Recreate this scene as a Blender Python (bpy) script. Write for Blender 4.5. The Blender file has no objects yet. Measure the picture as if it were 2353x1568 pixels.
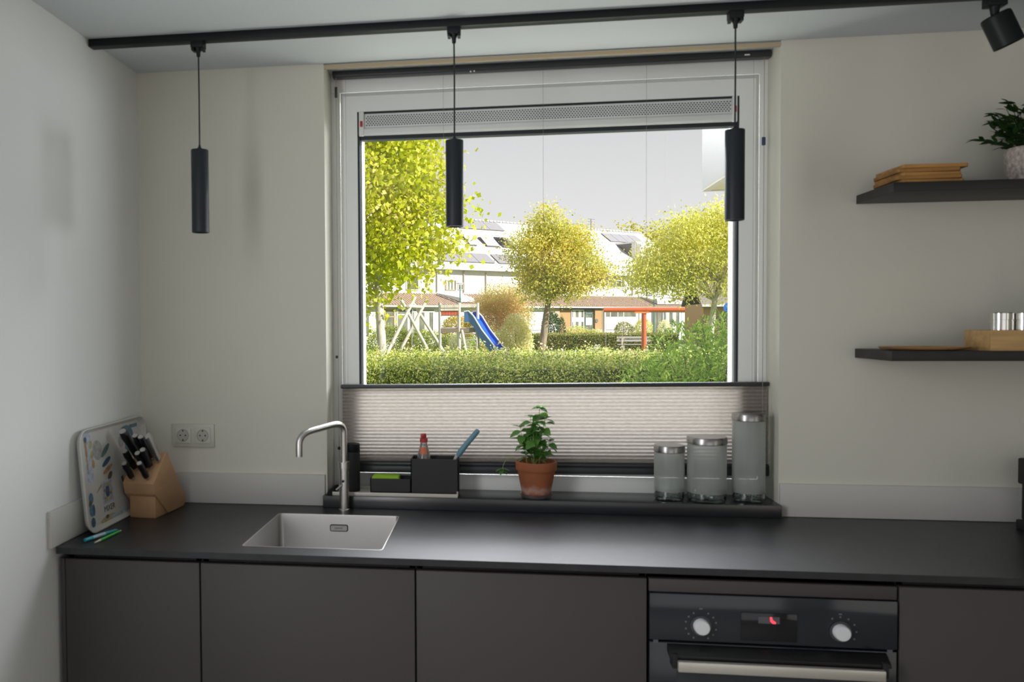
import bpy, bmesh, math, random
import numpy as np
from mathutils import Vector, Matrix, Euler

random.seed(7)
RS = np.random.RandomState(11)
scene = bpy.context.scene
COL = scene.collection

# ---------------------------------------------------------------- camera
cam_d = bpy.data.cameras.new('camera')
cam = bpy.data.objects.new('camera', cam_d)
COL.objects.link(cam)
scene.camera = cam
yaw, pitch, roll = .1388, -.0285, -.007
fw = Vector((-math.sin(yaw), math.cos(yaw), 0)); rt = Vector((math.cos(yaw), math.sin(yaw), 0)); up = Vector((0, 0, 1))
fw, up = math.cos(pitch) * fw + math.sin(pitch) * up, math.cos(pitch) * up - math.sin(pitch) * fw
rt, up = math.cos(roll) * rt + math.sin(roll) * up, math.cos(roll) * up - math.sin(roll) * rt
M = Matrix((rt, up, -fw)).transposed().to_4x4()
M.translation = Vector((1.246, -2.8026, 1.5433))
cam.matrix_world = M
cam_d.sensor_width = 36
cam_d.lens = 1916.3 / 2353 * 36
cam_d.shift_x = (1176.5 - 874.04) / 2353
cam_d.shift_y = (799.9 - 784) / 2353
cam_d.clip_end = 500
cam_d.dof.use_dof = True
cam_d.dof.focus_distance = 14
cam_d.dof.aperture_fstop = 6.3

# ---------------------------------------------------------------- world, sun, lamps
w = bpy.data.worlds.new('sky'); scene.world = w; w.use_nodes = True
nt = w.node_tree; nt.nodes.clear()
wo = nt.nodes.new('ShaderNodeOutputWorld'); bg = nt.nodes.new('ShaderNodeBackground')
tc = nt.nodes.new('ShaderNodeTexCoord'); sx = nt.nodes.new('ShaderNodeSeparateXYZ'); cr = nt.nodes.new('ShaderNodeValToRGB')
nt.links.new(tc.outputs['Generated'], sx.inputs[0]); nt.links.new(sx.outputs['Z'], cr.inputs[0])
cr.color_ramp.elements[0].position = 0.0; cr.color_ramp.elements[0].color = (.97, .97, .97, 1)
e_ = cr.color_ramp.elements.new(.12); e_.color = (.80, .80, .805, 1)
e_ = cr.color_ramp.elements.new(.24); e_.color = (.67, .672, .68, 1)
cr.color_ramp.elements[-1].position = .6; cr.color_ramp.elements[-1].color = (.57, .572, .58, 1)
nt.links.new(cr.outputs[0], bg.inputs[0]); nt.links.new(bg.outputs[0], wo.inputs[0])
bg.inputs[1].default_value = 1.0

def sun(name, travel, energy, col, angle):
    l = bpy.data.lights.new(name, 'SUN'); l.energy = energy; l.color = col; l.angle = math.radians(angle)
    o = bpy.data.objects.new(name, l); COL.objects.link(o)
    o.rotation_euler = Vector(travel).to_track_quat('-Z', 'Y').to_euler(); o.location = (0, 4, 12)
    return o
sun('sun', (-.78, .36, -.55), 7.5, (1, .95, .86), 1.0)
# added broad sun lamp, an unseen fill that brightens the kitchen through the window
sun('kitchen_fill_sun', (-.12, -.95, -.26), 5.0, (.80, .88, 1), 90)

def area(name, loc, rot, sx_, sy_, power, col):
    l = bpy.data.lights.new(name, 'AREA'); l.shape = 'RECTANGLE'; l.size = sx_; l.size_y = sy_; l.energy = power; l.color = col
    o = bpy.data.objects.new(name, l); COL.objects.link(o); o.location = loc; o.rotation_euler = rot
    return o
# added area lamps on the closed side walls stand in for room daylight
area('right_side_fill', (5.15, -4.6, 1.3), (math.radians(90), 0, math.radians(90)), 2.6, 2.2, 14, (1, .96, .90))
area('left_side_fill', (.05, -2.1, 1.7), (math.radians(90), 0, math.radians(-90)), .9, 1.6, 27, (.98, .98, 1))
# added unseen lamps above and beside the window, boosting daylight into the kitchen
area('window_fill_high', (1.8, 1.6, 3.35), Vector((-.45, -1.35, -1.05)).to_track_quat('-Z', 'Y').to_euler(), 2.6, 1.3, 520, (.93, .96, 1))
area('window_fill_side', (3.35, 1.25, 1.80), Vector((-1, -.66, -.42)).to_track_quat('-Z', 'Y').to_euler(), 1.5, .60, 100, (.92, .96, 1))
# added unseen lamp below the window, lifts the ceiling; no terrace is built
area('window_fill_low', (1.5, .95, .55), Vector((-.25, -.75, 1.0)).to_track_quat('-Z', 'Y').to_euler(), 2.6, .7, 58, (1, .98, .94))

vs = scene.view_settings
scene.display_settings.display_device = 'sRGB'
vs.view_transform = 'Standard'; vs.look = 'None'; vs.exposure = 0.0; vs.gamma = 1.0; vs.use_curve_mapping = False
scene.cycles.max_bounces = 9; scene.cycles.diffuse_bounces = 5; scene.cycles.glossy_bounces = 4
scene.cycles.transmission_bounces = 8; scene.cycles.transparent_max_bounces = 16
scene.cycles.caustics_reflective = False; scene.cycles.caustics_refractive = False
scene.cycles.sample_clamp_indirect = 6

# ---------------------------------------------------------------- materials
MATS = {}
def mat(name, col, rough=.6, metal=0., spec=.5, noise=None, bump=None, emis=None, trans=0., coat=0., ior=1.45):
    """noise=(scale, amount[, stretch]); bump=(scale, strength[, stretch])"""
    if name in MATS: return MATS[name]
    m = bpy.data.materials.new(name); m.use_nodes = True; t = m.node_tree; b = t.nodes['Principled BSDF']
    b.inputs['Base Color'].default_value = (*col, 1); b.inputs['Roughness'].default_value = rough
    b.inputs['Metallic'].default_value = metal; b.inputs['Specular IOR Level'].default_value = spec
    b.inputs['IOR'].default_value = ior; b.inputs['Transmission Weight'].default_value = trans
    b.inputs['Coat Weight'].default_value = coat
    co = t.nodes.new('ShaderNodeTexCoord')
    def nz(scale, stretch):
        mp = t.nodes.new('ShaderNodeMapping'); mp.inputs['Scale'].default_value = stretch
        n = t.nodes.new('ShaderNodeTexNoise'); n.inputs['Scale'].default_value = scale; n.inputs['Detail'].default_value = 3
        t.links.new(co.outputs['Object'], mp.inputs[0]); t.links.new(mp.outputs[0], n.inputs['Vector']); return n
    if noise:
        n = nz(noise[0], noise[2] if len(noise) > 2 else (1, 1, 1))
        r = t.nodes.new('ShaderNodeValToRGB'); a = noise[1]
        r.color_ramp.elements[0].position = .3; r.color_ramp.elements[1].position = .7
        r.color_ramp.elements[0].color = (*[max(0, c * (1 - a)) for c in col], 1)
        r.color_ramp.elements[1].color = (*[min(1, c * (1 + a)) for c in col], 1)
        t.links.new(n.outputs['Fac'], r.inputs[0]); t.links.new(r.outputs[0], b.inputs['Base Color'])
    if bump:
        n = nz(bump[0], bump[2] if len(bump) > 2 else (1, 1, 1))
        bp = t.nodes.new('ShaderNodeBump'); bp.inputs['Strength'].default_value = bump[1]; bp.inputs['Distance'].default_value = .002
        t.links.new(n.outputs['Fac'], bp.inputs['Height']); t.links.new(bp.outputs[0], b.inputs['Normal'])
    if emis:
        b.inputs['Emission Color'].default_value = (*emis[0], 1); b.inputs['Emission Strength'].default_value = emis[1]
    MATS[name] = m
    return m

def leafmat(name, stops, transl=.4, rough=.5):
    """leaf colours by a random tint stored per leaf"""
    if name in MATS: return MATS[name]
    m = bpy.data.materials.new(name); m.use_nodes = True; t = m.node_tree; t.nodes.clear()
    out = t.nodes.new('ShaderNodeOutputMaterial'); at = t.nodes.new('ShaderNodeAttribute'); at.attribute_name = 'tint'
    r = t.nodes.new('ShaderNodeValToRGB'); els = r.color_ramp.elements
    while len(els) < len(stops): els.new(.5)
    for i, (p, c) in enumerate(stops):
        els[i].position = p; els[i].color = (*c, 1)
    t.links.new(at.outputs['Fac'], r.inputs[0])
    d = t.nodes.new('ShaderNodeBsdfPrincipled'); d.inputs['Roughness'].default_value = rough; d.inputs['Specular IOR Level'].default_value = .3
    tr = t.nodes.new('ShaderNodeBsdfTranslucent'); mx = t.nodes.new('ShaderNodeMixShader'); mx.inputs[0].default_value = transl
    t.links.new(r.outputs[0], d.inputs['Base Color']); t.links.new(r.outputs[0], tr.inputs[0])
    t.links.new(d.outputs[0], mx.inputs[1]); t.links.new(tr.outputs[0], mx.inputs[2]); t.links.new(mx.outputs[0], out.inputs[0])
    MATS[name] = m
    return m

def glassmat(name, tint=(1, 1, 1), refl=.08, rough=0., haze=None):
    """thin clear sheet: see-through with a mirror share; haze=(colour, share) adds frosting"""
    if name in MATS: return MATS[name]
    m = bpy.data.materials.new(name); m.use_nodes = True; t = m.node_tree; t.nodes.clear()
    out = t.nodes.new('ShaderNodeOutputMaterial'); tp = t.nodes.new('ShaderNodeBsdfTransparent'); tp.inputs[0].default_value = (*tint, 1)
    g = t.nodes.new('ShaderNodeBsdfGlossy'); g.inputs['Roughness'].default_value = rough
    fr = t.nodes.new('ShaderNodeFresnel'); fr.inputs[0].default_value = 1.45
    mu = t.nodes.new('ShaderNodeMath'); mu.operation = 'MULTIPLY'; mu.inputs[1].default_value = refl / .04
    mu.use_clamp = True
    t.links.new(fr.outputs[0], mu.inputs[0])
    mx = t.nodes.new('ShaderNodeMixShader'); t.links.new(mu.outputs[0], mx.inputs[0]); t.links.new(tp.outputs[0], mx.inputs[1]); t.links.new(g.outputs[0], mx.inputs[2])
    last = mx
    if haze:
        df = t.nodes.new('ShaderNodeBsdfDiffuse'); df.inputs[0].default_value = (*haze[0], 1)
        tl = t.nodes.new('ShaderNodeBsdfTranslucent'); tl.inputs[0].default_value = (*haze[0], 1)
        m1 = t.nodes.new('ShaderNodeMixShader'); m1.inputs[0].default_value = .5
        t.links.new(df.outputs[0], m1.inputs[1]); t.links.new(tl.outputs[0], m1.inputs[2])
        m2 = t.nodes.new('ShaderNodeMixShader'); m2.inputs[0].default_value = haze[1]
        t.links.new(mx.outputs[0], m2.inputs[1]); t.links.new(m1.outputs[0], m2.inputs[2]); last = m2
    t.links.new(last.outputs[0], out.inputs[0])
    MATS[name] = m
    return m

WALL = mat('wall_paint', (.68, .66, .58), .85, bump=(260, .12), noise=(2.5, .02))
WALLL = mat('left_wall_paint', (.76, .765, .75), .8, bump=(260, .1))
CEIL = mat('ceiling_paint', (.61, .65, .685), .85, bump=(200, .1))
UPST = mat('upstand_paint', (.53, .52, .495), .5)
STONE = mat('black_worktop', (.016, .017, .020), .36, spec=.66, noise=(30, .25), bump=(900, .06))
CAB = mat('cabinet_grey', (.066, .059, .058), .55, spec=.35, noise=(500, .12))
CABD = mat('cabinet_dark', (.006, .006, .007), .6)
BLACK = mat('black_metal', (.007, .009, .010), .45, spec=.3)
BLACKM = mat('black_matt', (.014, .014, .015), .7)
STEEL = mat('brushed_steel', (.62, .61, .59), .28, metal=1, bump=(400, .05, (1, 1, .05)))
SINKM = mat('satin_steel', (.46, .445, .43), .42, metal=.75, noise=(600, .06))
CHROME = mat('chrome', (.75, .74, .72), .12, metal=1)
PVC = mat('white_pvc', (.83, .84, .82), .35, spec=.5)
GASK = mat('rubber_gasket', (.02, .025, .032), .6)
GLASS = glassmat('window_glass', refl=.02)

# ---------------------------------------------------------------- mesh helpers
def tag(o, label=None, cat=None, group=None, kind=None):
    if label: o['label'] = label
    if cat: o['category'] = cat
    if group: o['group'] = group
    if kind: o['kind'] = kind
    return o
def empty(name, loc=(0, 0, 0), rz=0., rot=None):
    o = bpy.data.objects.new(name, None); COL.objects.link(o); o.location = loc
    o.rotation_euler = rot if rot else (0, 0, rz); o.empty_display_size = .05
    return o

class MB:
    def __init__(s): s.v = []; s.f = []
    def add(s, vs_, fs_):
        n = len(s.v); s.v += [tuple(p) for p in vs_]; s.f += [tuple(i + n for i in f) for f in fs_]; return s
    def box(s, x0, x1, y0, y1, z0, z1):
        return s.add([(x0, y0, z0), (x1, y0, z0), (x1, y1, z0), (x0, y1, z0), (x0, y0, z1), (x1, y0, z1), (x1, y1, z1), (x0, y1, z1)],
                     [(0, 3, 2, 1), (4, 5, 6, 7), (0, 1, 5, 4), (1, 2, 6, 5), (2, 3, 7, 6), (3, 0, 4, 7)])
    def prism(s, poly, a0, a1, axis='x'):
        """polygon of (p, q) swept along axis; x: (y,z)  y: (x,z)  z: (x,y)"""
        f = {'x': lambda a, p, q: (a, p, q), 'y': lambda a, p, q: (p, a, q), 'z': lambda a, p, q: (p, q, a)}[axis]
        n = len(poly); vs_ = [f(a0, *p) for p in poly] + [f(a1, *p) for p in poly]
        return s.add(vs_, [tuple(range(n))[::-1], tuple(range(n, 2 * n))] + [(i, (i + 1) % n, n + (i + 1) % n, n + i) for i in range(n)])
    def lathe(s, prof, c=(0, 0, 0), seg=24, axis='z', cap=True):
        n = len(prof); vs_ = []
        for r, h in prof:
            for k in range(seg):
                a = 2 * math.pi * k / seg; x, y = r * math.cos(a), r * math.sin(a)
                p = (x, y, h) if axis == 'z' else ((x, h, y) if axis == 'y' else (h, x, y))
                vs_.append((p[0] + c[0], p[1] + c[1], p[2] + c[2]))
        fs_ = [(i * seg + k, i * seg + (k + 1) % seg, (i + 1) * seg + (k + 1) % seg, (i + 1) * seg + k) for i in range(n - 1) for k in range(seg)]
        if cap:
            fs_ += [tuple(range(seg))[::-1], tuple((n - 1) * seg + k for k in range(seg))]
        return s.add(vs_, fs_)
    def tube(s, pts, rad, seg=10, cap=True):
        pts = [Vector(p) for p in pts]; n = len(pts)
        rad = [rad] * n if not hasattr(rad, '__len__') else rad
        ref = None; vs_ = []
        for i, p in enumerate(pts):
            d = (pts[min(i + 1, n - 1)] - pts[max(i - 1, 0)]).normalized()
            if ref is None:
                ref = Vector((0, 0, 1)) if abs(d.z) < .9 else Vector((1, 0, 0))
            a = d.cross(ref); a = a.normalized() if a.length > 1e-6 else d.orthogonal().normalized()
            b = d.cross(a); ref = a.cross(d) if a.cross(d).length > 1e-6 else ref
            for k in range(seg):
                t = 2 * math.pi * k / seg; vs_.append(p + (a * math.cos(t) + b * math.sin(t)) * rad[i])
        fs_ = [(i * seg + k, i * seg + (k + 1) % seg, (i + 1) * seg + (k + 1) % seg, (i + 1) * seg + k) for i in range(n - 1) for k in range(seg)]
        if cap: fs_ += [tuple(range(seg))[::-1], tuple((n - 1) * seg + k for k in range(seg))]
        return s.add(vs_, fs_)
    def xf(s, m):
        s.v = [tuple(m @ Vector(p)) for p in s.v]; return s
    def build(s, name, m, parent=None, smooth=False, bevel=0., seg=2, loc=None):
        me = bpy.data.meshes.new(name); me.from_pydata(s.v, [], s.f)
        bm = bmesh.new(); bm.from_mesh(me); bmesh.ops.recalc_face_normals(bm, faces=bm.faces)
        if bevel > 0:
            es = [e for e in bm.edges if len(e.link_faces) == 2 and e.calc_face_angle(0) > .5]
            bmesh.ops.bevel(bm, geom=es, offset=bevel, segments=seg, affect='EDGES', profile=.5, clamp_overlap=True)
        bm.to_mesh(me); bm.free()
        o = bpy.data.objects.new(name, me); COL.objects.link(o)
        if m: me.materials.append(m)
        if smooth or bevel > 0:
            me.polygons.foreach_set('use_smooth', [True] * len(me.polygons))
            try: me.set_sharp_from_angle(angle=math.radians(38))
            except Exception: pass
        if parent: o.parent = parent
        if loc: o.location = loc
        return o
def bx(name, x0, x1, y0, y1, z0, z1, m, parent=None, bevel=0.):
    return MB().box(x0, x1, y0, y1, z0, z1).build(name, m, parent, bevel=bevel)
def struct(o): o['kind'] = 'structure'; return o
def copy_tree(o, parent=None):
    c = o.copy(); COL.objects.link(c)
    if parent: c.parent = parent; c.matrix_parent_inverse = o.matrix_parent_inverse.copy()
    for ch in list(o.children): copy_tree(ch, c)
    return c
def bez(p0, p1, p2, n=8):
    p0, p1, p2 = Vector(p0), Vector(p1), Vector(p2)
    return [(1 - t) ** 2 * p0 + 2 * t * (1 - t) * p1 + t * t * p2 for t in [i / n for i in range(n + 1)]]
def rrect(x0, x1, y0, y1, r, n=5):
    out = []
    for cx_, cy_, a0 in ((x1 - r, y1 - r, 0), (x0 + r, y1 - r, 90), (x0 + r, y0 + r, 180), (x1 - r, y0 + r, 270)):
        for i in range(n + 1):
            a = math.radians(a0 + 90 * i / n); out.append((cx_ + r * math.cos(a), cy_ + r * math.sin(a)))
    return out

# ================================================================ ROOM SHELL
H = 2.428
XR, YB = 5.2, -6.4
WL, WR = .667, 2.136
ST = .961            # top of the window sill
struct(MB().box(-.0, WL, 0, .30, 0, H).box(WR, XR, 0, .30, 0, H).box(WL, WR, 0, .30, 0, .90).build('wall_back', WALL))
struct(bx('wall_left', -.2, 0, YB - .2, .30, 0, H, WALLL))
struct(bx('wall_right', XR, XR + .2, YB - .2, .30, 0, H, WALL))
struct(MB().box(-.2, .5, YB - .2, YB, 0, H).box(4.0, XR + .2, YB - .2, YB, 0, H).box(.5, 4.0, YB - .2, YB, 2.35, H).build('wall_front', WALL))
struct(bx('ceiling', -.2, XR + .2, YB - .2, .30, H, H + .25, CEIL))
FLOORM = mat('oak_floor', (.36, .33, .29), .5, noise=(6, .2, (1, 8, 1)))
struct(bx('floor', -.2, XR + .2, YB - .2, .30, -.12, 0, FLOORM))
# outer storey above (the house the kitchen belongs to)
struct(bx('wall_outer', -6, 14, .0, .30, H + .25, 5.9, mat('outer_brick', (.45, .38, .32), .9, noise=(9, .2))))

# upstands (thin splash panels along the walls)
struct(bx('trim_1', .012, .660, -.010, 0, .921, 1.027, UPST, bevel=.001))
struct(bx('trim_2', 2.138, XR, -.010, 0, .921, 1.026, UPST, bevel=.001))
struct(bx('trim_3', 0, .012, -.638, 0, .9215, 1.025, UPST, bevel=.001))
# beige batten at the top of the reveal
struct(bx('trim_4', WL, WR, 0, .012, 2.4115, 2.4235, mat('beige_batten', (.50, .40, .27), .7)))

# ---------------------------------------------------------------- window
win = struct(empty('window_1', ((WL + WR) / 2, .15, ST)))
inv = Matrix.Translation(win.location).inverted()
def wb(mb, name, m, **k):
    mb.xf(inv); return mb.build(name, m, win, **k)
FX0, FX1, FZ0, FZ1 = .700, 2.108, 1.015, 2.361       # sash outer edge
GX0, GX1, GZ0, GZ1 = .762, 2.043, 1.108, 2.290       # glazed opening
def ring(mb, a, b, y0, y1):
    (ax0, ax1, az0, az1), (bx0, bx1, bz0, bz1) = a, b
    mb.box(ax0, ax1, y0, y1, bz1, az1); mb.box(ax0, ax1, y0, y1, az0, bz0)
    mb.box(ax0, bx0, y0, y1, bz0, bz1); mb.box(bx1, ax1, y0, y1, bz0, bz1); return mb
wb(ring(MB(), (WL, WR, .93, H), (FX0, FX1, FZ0, FZ1), .125, .20), 'outer_frame', PVC, bevel=.002)
def frustum_ring(mb, a, b, ya, yb):
    """bevelled ring: outer rect a at depth ya, inner rect b at depth yb"""
    A = [(a[0], ya, a[2]), (a[1], ya, a[2]), (a[1], ya, a[3]), (a[0], ya, a[3])]
    B = [(b[0], yb, b[2]), (b[1], yb, b[2]), (b[1], yb, b[3]), (b[0], yb, b[3])]
    return mb.add(A + B, [(i, (i + 1) % 4, 4 + (i + 1) % 4, 4 + i) for i in range(4)])
s1 = (FX0, FX1, FZ0, FZ1); s2 = (FX0 + .014, FX1 - .014, FZ0 + .014, FZ1 - .016)
sash = MB(); frustum_ring(sash, s1, s2, .1255, .112)
g1 = (GX0, GX1, GZ0, GZ1)
frustum_ring(sash, s2, g1, .112, .112)
frustum_ring(sash, g1, g1, .112, .185)
wb(sash, 'sash', PVC)
g2 = (GX0 + .0075, GX1 - .0075, GZ0 + .006, GZ1 - .006)
wb(ring(MB(), g1, g2, .118, .14), 'gasket', GASK)
g3 = (GX0 + .013, GX1 - .014, GZ0 + .012, GZ1 - .008)
wb(ring(MB(), g2, g3, .135, .19), 'glazing_bead', PVC)
wb(MB().box(g2[0], g2[1], .150, .154, g2[2], 2.203), 'pane', GLASS)
# trickle vent on the glass
VENT = mat('vent_white', (.74, .75, .74), .4)
def vent():
    wb(MB().prism([(.121, 2.284), (.15, 2.284), (.15, 2.207), (.118, 2.207), (.112, 2.214), (.112, 2.229), (.121, 2.236)], .772, 2.034), 'vent_body', VENT, bevel=.001)
    g = MB(); n, rows = 128, 6
    for r in range(rows):
        for i in range(n):
            x = .792 + (2.018 - .792) * (i + (.5 if r % 2 else 0)) / n; z = 2.2415 + r * .0062
            g.box(x, x + .0048, .1200, .1208, z, z + .0034)
    o = wb(g, 'vent_perforation', mat('vent_holes', (.06, .075, .09), .8)); o['kind'] = 'stuff'
    for x0, x1 in ((.768, .786), (2.020, 2.036)):
        wb(MB().box(x0, x1, .1085, .122, 2.205, 2.291), 'vent_end_cap', VENT, bevel=.003)
        wb(MB().box(x0 + .005, x1 - .004, .1055, .109, 2.236, 2.256), 'vent_latch', mat('red_plastic', (.45, .02, .02), .4), bevel=.001)
    wb(MB().box(g2[0], g2[1], .125, .16, 2.194, 2.2065), 'vent_gasket', GASK)
vent()
# dark stone sill
struct(bx('trim_5', .658, 2.1365, -.036, .1249, .9205, ST, mat('black_sill_stone', (.022, .023, .026), .26, spec=.9), bevel=.0015))

# ---------------------------------------------------------------- pleated blind
RAIL = mat('anthracite_rail', (.045, .047, .05), .38, metal=.3, spec=.5)
def fabricmat():
    m = bpy.data.materials.new('pleated_fabric'); m.use_nodes = True; t = m.node_tree; t.nodes.clear()
    out = t.nodes.new('ShaderNodeOutputMaterial'); co = t.nodes.new('ShaderNodeTexCoord'); mp = t.nodes.new('ShaderNodeMapping')
    mp.inputs['Scale'].default_value = (1, 1, 14); n = t.nodes.new('ShaderNodeTexNoise'); n.inputs['Scale'].default_value = 60
    r = t.nodes.new('ShaderNodeValToRGB'); r.color_ramp.elements[0].position = .35; r.color_ramp.elements[1].position = .65
    r.color_ramp.elements[0].color = (.32, .285, .255, 1); r.color_ramp.elements[1].color = (.42, .385, .355, 1)
    t.links.new(co.outputs['Object'], mp.inputs[0]); t.links.new(mp.outputs[0], n.inputs['Vector']); t.links.new(n.outputs['Fac'], r.inputs[0])
    d = t.nodes.new('ShaderNodeBsdfDiffuse'); tl = t.nodes.new('ShaderNodeBsdfTranslucent'); mx = t.nodes.new('ShaderNodeMixShader'); mx.inputs[0].default_value = .42
    t.links.new(r.outputs[0], d.inputs[0]); t.links.new(r.outputs[0], tl.inputs[0]); t.links.new(d.outputs[0], mx.inputs[1]); t.links.new(tl.outputs[0], mx.inputs[2]); t.links.new(mx.outputs[0], out.inputs[0])
    return m
FAB = fabricmat()
blind = tag(empty('pleated_blind', (1.41, .09, 2.40)), 'beige pleated blind with anthracite rails covering the lower part of the window', 'blind')
binv = Matrix.Translation(blind.location).inverted()
def bb(mb, name, m, **k): return mb.xf(binv).build(name, m, blind, **k)
bb(MB().prism([(.081, 2.404), (.078, 2.409), (.078, 2.420), (.081, 2.4255), (.112, 2.4255), (.112, 2.404)], .681, 2.131), 'head_rail', RAIL, bevel=.001)
def tilt(x, z): return z + (x - .70) * .0095
def tbox(x0, x1, y0, y1, z0, z1, mb=None):
    mb = mb or MB(); mb.box(x0, x1, y0, y1, z0, z1); mb.v = [(x, y, tilt(x, z)) for x, y, z in mb.v]; return mb
bb(tbox(.700, 2.133, .084, .106, 1.3165, 1.3305), 'top_rail', RAIL, bevel=.003)
fb = MB(); NP = 21; z0_, z1_ = 1.060, 1.3168; xs = np.linspace(.705, 2.128, 9)
rows = []
for i in range(2 * NP + 1):
    z = z1_ + (z0_ - z1_) * i / (2 * NP); y = .0895 if i % 2 else .0950
    rows.append([(x, y, tilt(x, z)) for x in xs])
vv = [p for r_ in rows for p in r_]; nx = len(xs)
fb.add(vv, [(i * nx + j, i * nx + j + 1, (i + 1) * nx + j + 1, (i + 1) * nx + j) for i in range(2 * NP) for j in range(nx - 1)])
bb(fb, 'pleated_fabric', FAB)
br = MB().prism([(.090, 1.0595), (.1085, 1.0595), (.1085, 1.022), (.0855, 1.022), (.0855, 1.042), (.0875, 1.044), (.0835, 1.050), (.0835, 1.056)], .700, 2.133)
br.v = [(x, y, tilt(x, z) - (x - .7) * .002) for x, y, z in br.v]
bb(br, 'bottom_rail', RAIL, bevel=.001)
CORD = mat('blind_cord', (.30, .27, .24), .8)
for x in (1.066, 1.404, 1.743, .724, 2.083):
    bb(MB().tube([(x, .0985, 2.405), (x, .0985, tilt(x, 1.329))], .00045, 6), 'cord', CORD)
for x, zb in ((.693, 1.03), (2.111, 1.10)):
    bb(MB().tube([(x, .0825, 2.412), (x, .0825, zb)], .0009, 6), 'cord', CORD)
bb(MB().box(.6885, .6975, .079, .087, 2.334, 2.372), 'cord_weight', RAIL, bevel=.002)
bb(MB().box(2.1045, 2.1155, .079, .087, 2.118, 2.145), 'cord_weight', mat('blue_grey_plastic', (.03, .05, .11), .4), bevel=.002)
bb(MB().box(.684, .692, .079, .087, 1.424, 1.434), 'cord_weight', RAIL, bevel=.001)
bb(MB().lathe([(.004, 0), (.006, .003), (.006, .007), (.003, .010)], (.6935, .079, 1.106), 12, 'y'), 'cord_stop', BLACK, smooth=True)
for x, z in ((1.158, 2.400), (1.170, 2.401)):
    bb(MB().box(x, x + .005, .079, .084, z, z + .004), 'bracket_tip', mat('white_plastic', (.8, .8, .8), .4))
bb(MB().box(2.048, 2.064, .0765, .079, 2.410, 2.414), 'rail_sticker', mat('white_plastic', (.8, .8, .8), .4))

# ================================================================ KITCHEN UNITS
WT = .92
SX0, SX1, SY0, SY1 = .529, .934, -.546, -.132
def slab_with_hole():
    o = [(.0125, -.617), (XR, -.617), (XR, -.0001), (.0125, -.0001)]
    h = rrect(SX0, SX1, SY0, SY1, .012, 4)
    bm = bmesh.new()
    def loop(pts, z): return [bm.verts.new((x, y, z)) for x, y in pts]
    res = []
    for z in (WT, WT - .018):
        a, b = loop(o, z), loop(h, z)
        es = [bm.edges.new((a[i], a[(i + 1) % len(a)])) for i in range(len(a))] + [bm.edges.new((b[i], b[(i + 1) % len(b)])) for i in range(len(b))]
        bmesh.ops.triangle_fill(bm, use_beauty=True, use_dissolve=False, edges=es)
        res.append((a, b))
    for q in range(2):
        A, B = res[0][q], res[1][q]
        for i in range(len(A)): bm.faces.new((A[i], A[(i + 1) % len(A)], B[(i + 1) % len(A)], B[i]))
    bmesh.ops.recalc_face_normals(bm, faces=bm.faces)
    me = bpy.data.meshes.new('worktop'); bm.to_mesh(me); bm.free(); me.materials.append(STONE)
    ob = bpy.data.objects.new('worktop', me); COL.objects.link(ob); return ob
tag(slab_with_hole(), 'long black stone worktop running along the wall under the window', 'worktop')

# sink
sk = tag(empty('kitchen_sink', ((SX0 + SX1) / 2, (SY0 + SY1) / 2, .92)), 'rectangular stainless steel sink set flush in the black worktop', 'sink')
sinv = Matrix.Translation(sk.location).inverted()
def basin():
    bm = bmesh.new(); levels = [(0, WT + .0006, .012), (.003, WT + .0006, .012), (.004, WT - .004, .013), (.006, .76, .016), (.012, .742, .02), (.03, .736, .03)]
    L = []
    for d, z, r in levels:
        L.append([bm.verts.new((x, y, z)) for x, y in rrect(SX0 + .001 + d, SX1 - .001 - d, SY0 + .001 + d, SY1 - .001 - d, r, 5)])
    for a, b in zip(L, L[1:]):
        for i in range(len(a)): bm.faces.new((a[i], a[(i + 1) % len(a)], b[(i + 1) % len(a)], b[i]))
    bm.faces.new(L[-1])
    bm.transform(sinv)
    bmesh.ops.recalc_face_normals(bm, faces=bm.faces)
    me = bpy.data.meshes.new('basin'); bm.to_mesh(me); bm.free(); me.materials.append(SINKM)
    me.polygons.foreach_set('use_smooth', [True] * len(me.polygons)); me.set_sharp_from_angle(angle=math.radians(50))
    o = bpy.data.objects.new('basin', me); COL.objects.link(o); o.parent = sk
basin()
def sb(mb, name, m, **k): return mb.xf(sinv).build(name, m, sk, **k)
yb_ = SY1 - .0065
sb(MB().prism(rrect(.703, .763, .866, .889, .006), yb_ - .0012, yb_ + .001, 'y'), 'overflow_surround', mat('dark_seal', (.03, .03, .03), .5))
sb(MB().prism(rrect(.706, .760, .869, .886, .004), yb_ - .003, yb_, 'y'), 'overflow_cover', SINKM)
mk = MB()
for i in range(6): mk.box(.720 + i * .0045, .7225 + i * .0045, yb_ - .0034, yb_ - .003, .875, .880)
sb(mk, 'engraved_mark', mat('engraving', (.16, .16, .16), .5))
sb(MB().lathe([(.045, .7365), (.045, .739), (.038, .739), (.034, .7362)], (.73, -.34, 0), 28), 'drain', CHROME, smooth=True)

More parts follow.
